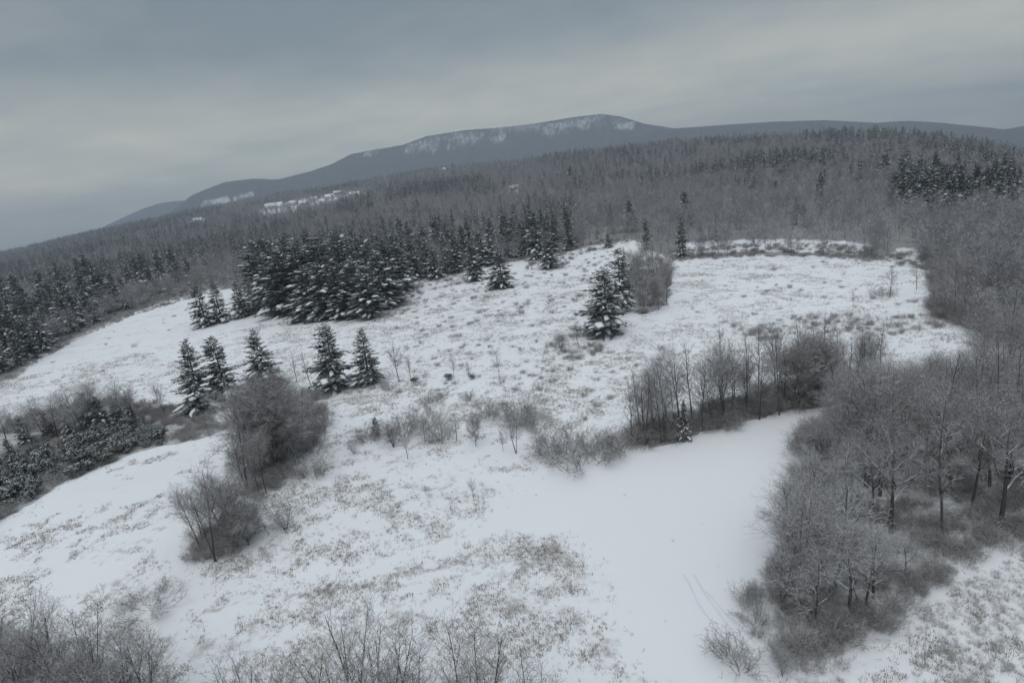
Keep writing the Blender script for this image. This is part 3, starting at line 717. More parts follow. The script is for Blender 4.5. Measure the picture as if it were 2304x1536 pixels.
for px, py, yt, lab in [(800, 1690, 1412, "bushy bare treetop at the left of the bottom middle group"), (860, 1700, 1400, "bare treetop second from the left in the bottom middle group"),
                   (930, 1690, 1420, "thin bare treetop between the bushy tops and the wide one at the bottom middle"), (1070, 1690, 1385, "widest vase-shaped bare treetop at the bottom edge, right of the middle group"),
                   (575, 1690, 1480, "low bare treetop at the bottom edge between the corner trees and the middle group"), (700, 1690, 1490, "lowest twiggy treetop just peeking over the bottom edge"), (1200, 1690, 1470, "low bare treetop at the right end of the bottom middle group")]:
    plant_px(pick("vase0", "vase1", "vase2"), px, py, yt, lab, None, 1.2)
# the right wood, the strip and the hedge
taken = []
for p in scatter(WOOD_BACK, 131, 1.8):
    ax_, ay_, _ = project((p[0], p[1], float(ground_z(*p))))
    if abs(ax_ - 1995) < 110 and ay_ > 1120: continue
    h_ = random.uniform(11.5, 17) * min(1.0, 0.86 + 0.14 * max(0.0, (100 - math.hypot(*p)) / 30))
    if 1930 < ax_ < 2190 and ay_ < 1010: h_ = max(4.0, min(h_, height_for(np.array([p[0], p[1], float(ground_z(*p))]), random.uniform(770, 815))))
    plant(pick("tall0", "tall1", "tall2", "tall3", "tall4", "tall5", "tall6", "slim0", "slim1", "twin0", "spread0"), p[0], p[1], h_, "tall bare tree with dark trunk in the wood right of the smooth snow", "trees of the right wood", wide=1.1)
for px, py, yt in [(1800, 1335, 1105), (1870, 1330, 1095), (1965, 1345, 1215), (1795, 1280, 1095), (1905, 1395, 1195), (1850, 1290, 1080), (1760, 1370, 1220), (1830, 1420, 1260), (2035, 1300, 1215), (1885, 1250, 1075), (1940, 1380, 1210), (1815, 1240, 1040)]:
    plant_px(pick("spread0", "spread1", "twin0", "twin2", "twin1", "tall5"), px, py, yt - 38, "crooked dark snow-lined tree in the thicket at the near tip of the right wood", "trees at the near tip of the right wood", random.uniform(1.1, 1.45))
for px, py, yt in [(600, 1110, 940), (640, 1060, 870), (678, 1010, 850), (615, 1020, 840), (650, 985, 835), (560, 1060, 900), (590, 985, 840), (670, 950, 860), (545, 1085, 960)]:
    plant_px(pick("bushy0", "bushy1", "tall0", "twin0", "twin1", "tall3", "tall6"), px, py, yt + random.uniform(-25, 35), "grey twiggy tree massed in the large bare clump left of centre", "trees massed in the large bare clump", random.uniform(0.9, 1.3))
for px, py, yt in [(515, 1215, 1050), (545, 1205, 1075), (560, 1225, 1110), (500, 1205, 1062), (575, 1200, 1120), (455, 1215, 1090)]:
    plant_px(pick("bushy0", "twin1", "tall1", "tall6", "bushy1"), px, py, yt, "dense grey undertree crowding round the forked trunk on the near field", "trees round the forked trunk", 1.25)
for px, py, yt in [(20, 1010, 920), (75, 1005, 930), (130, 985, 900), (190, 970, 875), (240, 955, 860), (290, 955, 880), (180, 990, 910)]:
    plant_px(pick("tall0", "tall2", "twin0", "tall5"), px, py, yt - 12, "frosted bare tree filling in the tree row of the bushy band", "trees filling the bushy band", 1.35)
for p in scatter(STRIP, 50, 1.4):
    plant(pick("tall0", "tall3", "slim0", "slim1", "slim2", "slim3", "twin0", "tall4"), p[0], p[1], random.uniform(9, 14), "slender bare tree in the strip along the upper edge of the smooth snow field", "trees of the strip", wide=1.0)
for px, py, yt in [(1420, 692, 592), (1450, 702, 604), (1482, 697, 600), (1500, 682, 588), (1440, 662, 560), (1475, 657, 553), (1507, 642, 562), (1430, 642, 552), (1460, 622, 540), (1490, 612, 537), (1450, 602, 533), (1512, 612, 545), (1470, 592, 528), (1425, 668, 580), (1495, 660, 570)]:
    plant_px(pick("bushy0", "bushy1", "tall2", "tall0", "tall5", "twin0"), px, py, yt, "grey bare tree in the hedge strip between the middle and the right field", "trees of the hedge strip", random.uniform(0.8, 1.05))
print("bare", COUNT)

# ------------------------------------------------------------------ the wooded plain beyond the fields
px_, py_ = [], []
for r in np.cumsum(np.concatenate([[95.0], np.full(10, 5.2), 5.2 + 0.0026 * np.arange(0, 3000, 5.2)])):
    if r > 2700: break
    s = 5.2 + 0.0024 * r
    th = np.arange(-0.98, 0.98, s / r)
    th = th + rng.normal(0, 0.55 * s / r, len(th)); rr = r + rng.normal(0, 0.55 * s, len(th))
    px_.append(rr * np.sin(th)); py_.append(rr * np.cos(th))
TX, TY = np.concatenate(px_), np.concatenate(py_)
r = np.hypot(TX, TY); a = np.arctan2(TX, TY)
ok = (~inside(FIELD, TX, TY)) & (r < np.interp(a, _ra, _rr) + 60)
for c in CLEAR: ok &= ~inside(c, TX, TY) | (rng.random(len(TX)) < 0.26)
ok &= ~inside(WOOD_R, TX, TY) & ~inside(BAND, TX, TY)
TX, TY, r = TX[ok], TY[ok], r[ok]
TZ = ground_z(TX, TY)
ix, iy, iz = project(np.stack([TX, TY, TZ], -1))
# where pines grow thick (outlines found in the photo)
dens = 0.10 + 0.80 * np.clip((fbm(TX / 160 + 5, TY / 160, 3) - 0.56) * 6, 0, 1)
dens = np.where(iy < 445, dens, dens * 0.3)
def ppoly(pts, v, lo=0.0):
    global dens
    m = inside(np.array(pts, float), ix, iy)
    k = np.clip((fbm(TX / 75, TY / 75 + 9, 3) - 0.42) * 7, lo, 1)
    dens = np.where(m, v * k, dens)
ppoly([(-300, 700), (0, 600), (300, 545), (560, 500), (660, 520), (640, 640), (420, 640), (270, 690), (0, 860), (-300, 1000)], 0.80, 0.25)
ppoly([(560, 530), (900, 520), (920, 640), (570, 660)], 0.75, 0.5)
ppoly([(900, 500), (1110, 480), (1290, 470), (1290, 560), (1160, 590), (900, 632)], 0.45, 0.2)
ppoly([(870, 460), (880, 420), (1100, 410), (1120, 450)], 0.8, 0.4)
ppoly([(760, 500), (770, 455), (840, 440), (850, 490)], 0.7, 0.4)
ppoly([(2000, 480), (2030, 400), (2180, 340), (2280, 400), (2304, 490)], 0.85, 0.5)
ppoly([(1880, 345), (1880, 300), (2110, 300), (2200, 345), (2200, 420), (2000, 400)], 0.5, 0.12)
ppoly([(1880, 318), (1880, 300), (2110, 300), (2140, 322)], 0.85, 0.6)
ppoly([(1540, 395), (1700, 370), (2000, 360), (2010, 410), (1900, 425), (1560, 440)], 0.85, 0.08)
ppoly([(1200, 372), (1500, 330), (1900, 300), (1900, 322), (1500, 348), (1250, 385)], 0.75, 0.3)
ppoly([(1290, 560), (1290, 440), (2000, 440), (2060, 560)], 0.03)
ppoly([(2070, 560), (2304, 500), (2700, 480), (2700, 940), (2100, 820)], 0.0)
ppoly([(1290, 440), (1290, 372), (1560, 345), (1560, 440)], 0.30, 0.1)
ppoly([(-300, 660), (0, 572), (250, 512), (500, 462), (500, 490), (0, 610)], 0.6, 0.25)
ispine = rng.random(len(TX)) < dens
H = np.where(ispine, rng.uniform(8, 18.5, len(TX)), rng.uniform(7.0, 12.5, len(TX)) * (0.8 + 0.5 * fbm(TX / 40, TY / 40, 2)))
# size in the picture decides which ones stand as single trees
infr = (ix > -60) & (ix < 2364) & (iy > 250) & (iy < 1600)
size = np.where(infr, H / iz, 0)
bidx = np.nonzero(~ispine)[0]; bidx = bidx[np.argsort(-size[bidx])][:max(0, 300 - COUNT["bare"])]
pidx = np.nonzero(ispine)[0]; pidx = pidx[np.argsort(-size[pidx])][:max(0, 300 - COUNT["pine"])]
for i in bidx:
    where, grp = (("bare grey tree in the leafless wood closing in the right field from the right", "trees of the wood right of the right field") if ix[i] > 2040 else
                  ("bare grey tree in the wood behind the far edge of the right field", "trees behind the right field") if ix[i] > 1290 else
                  ("bare grey tree in the wood along the left side of the left field", "trees of the left wood"))
    plant(pick("tall0", "tall1", "tall2", "tall3", "tall4", "twin0", "twin1", "slim0", "bushy0"), TX[i], TY[i], H[i], where, grp)
for i in pidx:
    where, grp = (("dark pine scattered in the wood behind and right of the right field", "pines of the wood beyond the right field") if ix[i] > 1290 else
                  ("snow-dusted pine in the wood behind the great clump and the front pine row", "pines of the wood behind the middle field") if ix[i] > 560 else
                  ("snow-dusted pine standing deeper in the wood left of the left field", "pines deeper in the left wood"))
    plant(random.choice(PINES), TX[i], TY[i], H[i], where, grp, wide=random.uniform(0.8, 1.15))
print("COUNTS", COUNT, "all", len(TX), "pines", int(ispine.sum()))
rest = np.ones(len(TX), bool); rest[bidx] = False; rest[pidx] = False

def instancer(name, pts, scale, rot, idx, meshes, label, kind="stuff"):
    """one object: a cloud of points, a copy of one of MESHES on every point"""
    c = bpy.data.collections.new(name + "_sources"); SRC.children.link(c)
    for k, me in enumerate(meshes):
        o = bpy.data.objects.new(f"{name}_source_{k:02d}", me); c.objects.link(o)
    me = bpy.data.meshes.new(name); me.vertices.add(len(pts)); me.vertices.foreach_set("co", np.asarray(pts, np.float32).ravel())
    for nm, v, t in (("scl", scale, "FLOAT"), ("rot", rot, "FLOAT"), ("pick", idx, "INT")):
        at_ = me.attributes.new(nm, t, "POINT"); at_.data.foreach_set("value", np.asarray(v, np.float32 if t == "FLOAT" else np.int32))
    o = link(bpy.data.objects.new(name, me)); tag(o, label, None, None, kind)
    ng = bpy.data.node_groups.new(name, "GeometryNodeTree")
    ng.interface.new_socket("Geometry", in_out="INPUT", socket_type="NodeSocketGeometry"); ng.interface.new_socket("Geometry", in_out="OUTPUT", socket_type="NodeSocketGeometry")
    N, L = ng.nodes, ng.links
    gi, go = N.new("NodeGroupInput"), N.new("NodeGroupOutput")
    iop = N.new("GeometryNodeInstanceOnPoints"); ci = N.new("GeometryNodeCollectionInfo")
    ci.inputs["Collection"].default_value = c; ci.inputs["Separate Children"].default_value = True; ci.inputs["Reset Children"].default_value = True
    def na(nm, t):
        q = N.new("GeometryNodeInputNamedAttribute"); q.data_type = t; q.inputs["Name"].default_value = nm; return q.outputs["Attribute"]
    cx = N.new("ShaderNodeCombineXYZ"); L.new(na("rot", "FLOAT"), cx.inputs["Z"])
    e2r = N.new("FunctionNodeEulerToRotation"); L.new(cx.outputs[0], e2r.inputs[0])
    iop.inputs["Pick Instance"].default_value = True
    L.new(gi.outputs[0], iop.inputs["Points"]); L.new(ci.outputs[0], iop.inputs["Instance"]); L.new(na("pick", "INT"), iop.inputs["Instance Index"])
    L.new(e2r.outputs[0], iop.inputs["Rotation"]); L.new(na("scl", "FLOAT"), iop.inputs["Scale"]); L.new(iop.outputs[0], go.inputs[0])
    md = o.modifiers.new("instances", "NODES"); md.node_group = ng
    return o
def joined_pine(h, w, dr, ld, bl):
    T, C, P = conifer(h, w, dr, 0.9, 0.15, full=False, load=ld, blunt=bl)
    B = MB(); mi = []
    for k, b in enumerate((T, C, P)):
        o = len(B.v); B.v += b.v; B.f += [tuple(o + q for q in f) for f in b.f]; mi += [k] * len(b.f)
    me = B.mesh("far_pine", M_BARK); me.materials.append(M_NEEDLE); me.materials.append(M_PAD); me.polygons.foreach_set("material_index", mi); return me
FARB = [far_bare(13).mesh("far_tree", M_FARTWIG) for _ in range(6)]
FARP = [joined_pine(14, w, d, random.uniform(0.2, 0.5), random.uniform(0.45, 0.75)) for w, d in ((8.4, .4), (9.4, .5), (7.6, .3), (8.8, .45), (10.0, .4), (8.0, .35), (9.0, .3))]
q = rest & ~ispine
instancer("bare_forest", np.stack([TX[q], TY[q], TZ[q]], -1), H[q] / 13, rng.uniform(0, 6.28, q.sum()), rng.integers(0, len(FARB), q.sum()), FARB, "grey leafless forest covering the plain beyond the fields")
q = rest & ispine
instancer("pine_forest", np.stack([TX[q], TY[q], TZ[q]], -1), H[q] / 14, rng.uniform(0, 6.28, q.sum()), rng.integers(0, len(FARP), q.sum()), FARP, "dark pines scattered through the forest on the plain")

# ------------------------------------------------------------------ undergrowth, shrubs, grass
ux, uy, us = [], [], []
def fill(poly, per, lo, hi, gap=0.34, clear=0.7, skip=None):
    a0, b0 = poly.min(0), poly.max(0); n = int((b0[0] - a0[0]) * (b0[1] - a0[1]) * per)
    x = rng.uniform(a0[0], b0[0], n); y = rng.uniform(a0[1], b0[1], n); m = inside(poly, x, y) & (seg_dist(PATH, x, y) > clear) & (fbm(x / 5, y / 5, 2) > gap)
    if skip is not None: m &= ~inside(skip, x, y) | (rng.random(n) < 0.6)
    ux.append(x[m]); uy.append(y[m]); us.append(rng.uniform(lo, hi, m.sum()))
fill(BRUSH_R, 0.55, 0.25, 0.75, 0.2, 0.6, WOOD_BACK); fill(STRIP, 0.45, 0.5, 1.1); fill(STRIP_MID, 0.12, 0.3, 0.6); fill(BAND, 0.40, 0.25, 0.55); fill(CLUMP_L, 0.45, 0.3, 0.85, 0.25); fill(CLUMP_N, 0.6, 0.3, 0.75, 0.2); 
for k, p in enumerate(BRUSH_EDGE): fill(p, 0.07 if k != 3 else 0.16, 0.2, 0.55)
wide_edge = wpoly([(2100, 715), (2098, 632), (2075, 560), (2304, 520), (2500, 560), (2500, 800), (2304, 795), (2170, 735)]); fill(wide_edge, 0.16, 0.6, 1.2)
UX, UY, US = map(np.concatenate, (ux, uy, us))
instancer("undergrowth", np.stack([UX, UY, ground_z(UX, UY)], -1), US, rng.uniform(0, 6.28, len(UX)), rng.integers(0, len(DENSE), len(UX)), DENSE, "frosted brush and bramble under the trees and along the field edges")
ux, uy, us = [], [], []
fill(BRUSH_FIELD, 5.0, 0.14, 0.38, 0.42, 0.5)
for p in BRUSH_EDGE: fill(p, 0.6, 0.25, 0.75, 0.38)
fill(SMOOTH, 0.012, 0.08, 0.2, 0.4); fill(BROWN, 0.35, 0.12, 0.28, 0.5); fill(WEEDS_FRONT, 0.12, 0.12, 0.3, 0.5); fill(WEEDS_MID, 0.12, 0.12, 0.3, 0.5); fill(MIDFIELD, 0.05, 0.15, 0.4, 0.45); fill(RIGHTFIELD, 0.03, 0.15, 0.35, 0.45)
GX, GY, GS = map(np.concatenate, (ux, uy, us))
FROST = [shrub_mesh(*a).mesh("weed_clump", M_FROST) for a in ((1.5, 12, 0.9, 4, 2), (1.3, 10, 1.1, 4, 2), (1.8, 11, 0.7, 4, 2))]
instancer("frosted_weeds", np.stack([GX, GY, ground_z(GX, GY)], -1), GS, rng.uniform(0, 6.28, len(GX)), rng.integers(0, len(FROST), len(GX)), FROST, "frosted dead weeds standing out of the snow")
print("weeds", len(GX))
print("undergrowth", len(UX))

NSHRUB = [0]
def shrub(x, y, s, label, group=None, mesh=None, flat=1.0):
    o = bpy.data.objects.new("shrub", mesh or random.choice(SHRUBS)); COL.objects.link(o); NSHRUB[0] += 1
    o.location = (x, y, float(ground_z(x, y))); o.scale = (s, s, s * flat); o.rotation_euler = (0, 0, random.random() * 6.28)
    tag(o, label, "shrub", group)
for px, py, w, lab in [(707, 1070, 2.2, "dark rounded shrub on the snow right of the large bare clump"), (1310, 1040, 3.2, "big dense grey thicket bush at the edge of the smooth snow field"), (1262, 1020, 2.6, "pale thicket bush on the left flank of the big dense thicket"),
                       (1350, 1022, 2.6, "grey thicket bush between the big dense thicket and the tree strip"), (1398, 1012, 2.2, "low dark bush at the foot of the tree strip's left end"), (832, 990, 2.2, "broad grey bush left of the young pine"),
                       (905, 980, 2.6, "broad rounded bush right of the young pine"), (960, 950, 2.6, "long bush at the back of the shrub line"), (992, 990, 2.2, "snow-flecked mound-shaped bush in the shrub line"), (1100, 940, 2.2, "bush behind the compact upright tree"),
                       (1168, 948, 2.8, "wide dark bush behind the many-stemmed tree"), (1205, 955, 2.2, "bush trailing off right of the wide dark bush"), (1052, 900, 1.8, "pale upright grass-like bush alone above the shrub line"), (975, 905, 2.0, "brownish bush left of the pale upright bush"),
                       (712, 965, 2.2, "dark bush on the right foot of the large bare clump"), (690, 1020, 2.4, "brown twiggy bush below the dark bush on the clump's right foot"), (302, 780, 1.3, "small dark bush alone in the left field"),
                       (392, 712, 1.2, "small dark bush near the three dark pines"), (430, 706, 1.2, "little dark bush right next to the three dark pines"), (1985, 665, 2.0, "low brush patch under the thin tree on the right field"), (2052, 680, 1.5, "small upright bush near the right field's right edge"),
                       (335, 1370, 2.4, "flattened brown bush of dead weeds on the near left field"), (1640, 1470, 1.9, "snow-covered bush at the bottom edge beside the tyre tracks"), (1668, 1505, 1.9, "snow-covered bush at the bottom edge below the tracks' bush"), (453, 1262, 1.0, "little dark bush at the foot of the forked tree")]:
    p = gp(px, py); big = w >= 2.0
    shrub(p[0], p[1], w * (0.62 if big else 0.8), lab, None, random.choice(DENSE) if big else None, 0.55 if "flattened" in lab else 0.85)
def field_shrubs(poly, n, lo, hi, label, group, gap=2.2):
    for p in scatter(poly, n, gap):
        thick = random.random() < 0.5; k = random.uniform(lo, hi)
        shrub(p[0], p[1], k * (0.55 if thick else 1.0), label, group, random.choice(DENSE) if thick else None, random.uniform(0.5, 0.9))
upper = wpoly([(900, 700), (1010, 645), (1160, 610), (1290, 570), (1400, 550), (1390, 640), (1310, 700), (1290, 760), (1100, 760), (880, 770)])
field_shrubs(upper, 150, 0.5, 1.1, "low twiggy shrub dotting the snow in the upper middle field", "shrubs of the upper middle field", 1.8)
field_shrubs(wpoly([(880, 770), (1290, 760), (1420, 770), (1380, 960), (1100, 920), (880, 880)]), 75, 0.35, 0.85, "low twiggy shrub dotting the snow in the lower middle field", "shrubs of the lower middle field")
field_shrubs(RIGHTFIELD, 50, 0.3, 0.75, "low twiggy shrub on the right field", "shrubs of the right field", 3)
field_shrubs(wpoly([(1600, 745), (1700, 722), (1850, 708), (2000, 716), (2000, 745), (1880, 775), (1750, 765)]), 26, 0.4, 0.9, "snow-flecked shrub in the brushy rim below the right field", "shrubs of the brushy rim")
field_shrubs(LEFTFIELD, 30, 0.25, 0.6, "low twiggy shrub on the left field", "shrubs of the left field", 4)
n_ever = 0
def evergreen(x, y, s, label, group):
    e = bpy.data.objects.new("evergreen_shrub", None); COL.objects.link(e); e.location = (x, y, float(ground_z(x, y))); e.scale = (s, s, s * 0.9); e.rotation_euler = (0, 0, random.random() * 6.28)
    tag(e, label, "evergreen shrub", group); f, st = random.choice(EVER)
    link(bpy.data.objects.new("foliage", f), e); link(bpy.data.objects.new("stem", st), e)
crest = wpoly([(-200, 1290), (-160, 1160), (0, 1060), (110, 1010), (240, 965), (340, 960), (365, 985), (330, 1008), (240, 1042), (130, 1094), (0, 1168)])
for p in scatter(crest, 150, 0.9): evergreen(p[0], p[1], random.choice((0.45, 0.6, 0.8, 1.0, 1.25, 1.5)) * random.uniform(0.85, 1.1), "dark broadleaf shrub flecked with snow behind the crest of the near left field", "evergreen shrubs of the bushy band")
for px, py, s, lab in [(1008, 855, 0.8, "dark evergreen bush at the foot of the small bare tree"), (1062, 853, 0.55, "low dark evergreen bush under the thin little tree"), (934, 858, 0.6, "dark evergreen bush at the foot of the thin ragged sapling"), (712, 870, 0.8, "dark evergreen bush left of the largest mid-field pine"), (364, 1000, 0.6, "small dark evergreen bush at the right end of the bushy band")]:
    p = gp(px, py); evergreen(p[0], p[1], s, lab, None)

def build_grass():
    n = 420000
    a = rng.uniform(-0.9, 0.9, n); rr = np.sqrt(rng.uniform(22 ** 2, 245 ** 2, n)); x = rr * np.sin(a); y = rr * np.cos(a)
    keep = inside(FIELD, x, y); x, y = x[keep], y[keep]
    # more points close to the camera, where single tufts can be told apart
    n2 = 170000; a = rng.uniform(-0.95, 0.95, n2); rr = rng.uniform(22, 130, n2); x = np.concatenate([x, rr * np.sin(a)]); y = np.concatenate([y, rr * np.cos(a)])
    weed, wood = zones(x + rng.normal(0, 0.9, len(x)), y + rng.normal(0, 0.9, len(x)))
    patch = 0.45 * fbm(x * 0.13, y * 0.13, 2) + 0.55 * fbm(x * 0.55 + 3, y * 0.55, 3)
    th = 0.71 - 0.25 * weed + rng.normal(0, 0.055, len(x))
    keep = (patch > th) & (wood < 0.3) & (weed > 0) & (np.abs(np.arctan2(x, y)) < 0.95)
    x, y = x[keep], y[keep]; z = ground_z(x, y); m = len(x)
    nb = 5
    bx = np.repeat(x, nb) + rng.normal(0, 0.13, m * nb); by = np.repeat(y, nb) + rng.normal(0, 0.13, m * nb); bz = np.repeat(z, nb) - 0.02
    h = np.repeat(rng.uniform(0.10, 0.38, m), nb) * rng.uniform(0.6, 1.2, m * nb)
    t = rng.uniform(0, 6.283, m * nb); lx = np.cos(t) * h * rng.uniform(0.1, 0.9, m * nb); ly = np.sin(t) * h * rng.uniform(0.1, 0.9, m * nb)
    w = rng.uniform(0.012, 0.028, m * nb); wx, wy = -np.sin(t) * w, np.cos(t) * w
    V = np.empty((m * nb, 3, 3), np.float32)
    V[:, 0] = np.stack([bx - wx, by - wy, bz], -1); V[:, 1] = np.stack([bx + wx, by + wy, bz], -1); V[:, 2] = np.stack([bx + lx, by + ly, bz + h], -1)
    me = bpy.data.meshes.new("dry_grass"); k = m * nb
    me.vertices.add(k * 3); me.vertices.foreach_set("co", V.ravel()); me.loops.add(k * 3); me.loops.foreach_set("vertex_index", np.arange(k * 3, dtype=np.int32))
    me.polygons.add(k); me.polygons.foreach_set("loop_start", np.arange(0, k * 3, 3, dtype=np.int32)); me.update(calc_edges=True)
    me.materials.append(M_GRASS)
    tag(link(bpy.data.objects.new("dry_grass", me)), "dry grass and dead weeds poking through the snow", None, None, "stuff"); print("tufts", m)
build_grass()

# ------------------------------------------------------------------ tyre tracks
M_TRACK = plain("packed_snow", (0.66, 0.69, 0.73), (0.76, 0.79, 0.83), 0.6)
def tracks():
    for pts in ([(1538, 1290), (1568, 1350), (1608, 1412), (1658, 1470), (1705, 1535)], [(1560, 1290), (1596, 1350), (1638, 1405), (1688, 1455), (1745, 1515)], [(1590, 1330), (1625, 1372), (1668, 1412), (1716, 1462), (1760, 1500)]):
        P = [gp(*p)[:2] for p in pts]; fine = []
        for A, B in zip(P[:-1], P[1:]):
            for k in range(14): fine.append(A + (B - A) * k / 14)
        fine.append(P[-1]); b = MB()
        wob = [c + np.array([noiseB(c[0] * .7, c[1] * .7) - .5, noiseC(c[0] * .7, c[1] * .7) - .5]) * 0.14 for c in fine]
        wid = [0.05 + 0.13 * float(noiseA(c[0] * .9, c[1] * .9)) for c in fine]
        nr = []
        for k in range(len(wob)):
            d = wob[min(k + 1, len(wob) - 1)] - wob[max(k - 1, 0)]; nr.append(np.array([-d[1], d[0]]) / np.hypot(*d))
        for k in range(len(wob) - 1):
            if noiseB(wob[k][0] * .5 + 9, wob[k][1] * .5) < 0.30: continue
            q = [wob[k] - nr[k] * wid[k], wob[k] + nr[k] * wid[k], wob[k + 1] + nr[k + 1] * wid[k + 1], wob[k + 1] - nr[k + 1] * wid[k + 1]]
            b.quad(*[(c[0], c[1], float(ground_z(c[0], c[1])) + 0.012) for c in q][::-1])
        tag(link(bpy.data.objects.new("tyre_track", b.mesh("tyre_track", M_TRACK))), "faint tyre track across the smooth snow field", None, None, "structure")
tracks()

# ------------------------------------------------------------------ houses far out on the plain
M_WALLS = [plain("pale_siding", (0.55, 0.55, 0.53), (0.66, 0.66, 0.64)), plain("grey_siding", (0.22, 0.23, 0.25), (0.3, 0.31, 0.33)), plain("brown_siding", (0.16, 0.12, 0.10), (0.22, 0.17, 0.14))]
M_GLASS = plain("window_glass", (0.02, 0.024, 0.03), (0.04, 0.045, 0.05))
def house(px, py, L, W, Hh, rot, wall, lab, chimney=True, name="house", cat="house"):
    p = gp(px, py, 6000); e = bpy.data.objects.new(name, None); COL.objects.link(e); e.location = (p[0], p[1], p[2] - 0.3); e.rotation_euler = (0, 0, rot); tag(e, lab, cat)
    w = MB(); w.box(-L / 2, -W / 2, 0, L / 2, W / 2, Hh); rh = W * 0.42
    for sx in (-1, 1):
        x = sx * L / 2; w.tri(*((x, -W / 2, Hh), (x, W / 2, Hh), (x, 0, Hh + rh))[::sx])
    link(bpy.data.objects.new("wall", w.mesh("wall", M_WALLS[wall])), e)
    r = MB(); ov = 0.5
    for sy in (-1, 1):
        a = [(-L / 2 - ov, sy * (W / 2 + ov), Hh - rh * ov / (W / 2)), (L / 2 + ov, sy * (W / 2 + ov), Hh - rh * ov / (W / 2)), (L / 2 + ov, 0, Hh + rh), (-L / 2 - ov, 0, Hh + rh)]
        o = len(r.v); r.v += [(x, y, z + 0.05) for x, y, z in a] + [(x, y, z + 0.35) for x, y, z in a]
        for q in ((0, 1, 2, 3), (4, 5, 6, 7), (0, 1, 5, 4), (1, 2, 6, 5), (3, 0, 4, 7)): r.f.append(tuple(o + k for k in q))
    ro = link(bpy.data.objects.new("roof", r.mesh("roof", M_PAD)), e)
    if chimney:
        c = MB(); c.box(L * 0.2, -0.4, Hh + rh * 0.6, L * 0.2 + 0.8, 0.4, Hh + rh + 1.2); link(bpy.data.objects.new("chimney", c.mesh("chimney", M_WALLS[2])), ro)
    nw = max(2, int(L / 4))
    for sy in (-1, 1):
        for k in range(nw):
            x = -L / 2 + L * (k + 0.5) / nw; b = MB(); y0 = sy * W / 2
            b.box(x - 0.6, min(y0, y0 + sy * 0.05), Hh * 0.4, x + 0.6, max(y0, y0 + sy * 0.05), Hh * 0.4 + 1.3); link(bpy.data.objects.new("window", b.mesh("window", M_GLASS)), e)
for a in [(618, 470, 34, 15, 6, 0.1, 0, "long barn-like building with a white snow roof, leftmost in the village clearing", False, "barn", "barn"),
          (660, 463, 16, 10, 6, 0.5, 0, "house with a stepped snowy roof just right of the long barn"), (685, 462, 12, 9, 5, -0.3, 1, "small grey house in the middle of the village clearing"), (706, 452, 14, 9, 5, 0.2, 0, "house at the back of the village clearing"),
          (726, 458, 12, 9, 5, 0.7, 0, "house at the right side of the village clearing, bright white roof"), (742, 448, 18, 10, 6, 0.3, 0, "house with a curved-looking white roof where the village clearing narrows"), (760, 438, 18, 9, 5, 0.1, 2, "brown house uphill at the right end of the village clearing"),
          (798, 442, 20, 10, 5, 0.0, 0, "lone pale house right of the village, behind dark pines"), (1000, 381, 13, 8, 4, 0.4, 0, "white farmhouse high on the wooded plain below the mountain"), (1158, 428, 10, 7, 3.5, 0.3, 0, "white-roofed house alone in the bare wood above the middle field"),
          (2270, 328, 14, 9, 5, 0.2, 1, "left house at the snowy clearing on the right-hand ridge"), (2284, 330, 12, 9, 5, -0.4, 0, "right house at the snowy clearing on the right-hand ridge"), (447, 500, 16, 10, 5, 0.2, 0, "small white building in the far left wood")]:
    house(*a)

# ------------------------------------------------------------------ mountains
def mountain_mat():
    m, nt, b = new_mat("wooded_mountain"); N = nt.nodes; L = nt.links
    tc = N.new("ShaderNodeTexCoord"); n = N.new("ShaderNodeTexNoise"); n.inputs["Scale"].default_value = 0.02; n.inputs["Detail"].default_value = 6; n.inputs["Roughness"].default_value = 0.65
    L.new(tc.outputs["Object"], n.inputs["Vector"])
    at_ = N.new("ShaderNodeAttribute"); at_.attribute_name = "snow"
    mx = N.new("ShaderNodeMix"); mx.data_type = "RGBA"; mx.inputs["A"].default_value = (0.06, 0.062, 0.068, 1); mx.inputs["B"].default_value = (0.15, 0.148, 0.155, 1)
    L.new(n.outputs["Fac"], mx.inputs["Factor"])
    m2 = N.new("ShaderNodeMix"); m2.data_type = "RGBA"; m2.inputs["B"].default_value = SNOW
    L.new(at_.outputs["Fac"], m2.inputs["Factor"]); L.new(mx.outputs["Result"], m2.inputs["A"]); L.new(m2.outputs["Result"], b.inputs["Base Color"])
    bp = N.new("ShaderNodeBump"); bp.inputs["Distance"].default_value = 12; bp.inputs["Strength"].default_value = 0.6; L.new(n.outputs["Fac"], bp.inputs["Height"]); L.new(bp.outputs[0], b.inputs["Normal"])
    return m
M_MOUNT = mountain_mat()
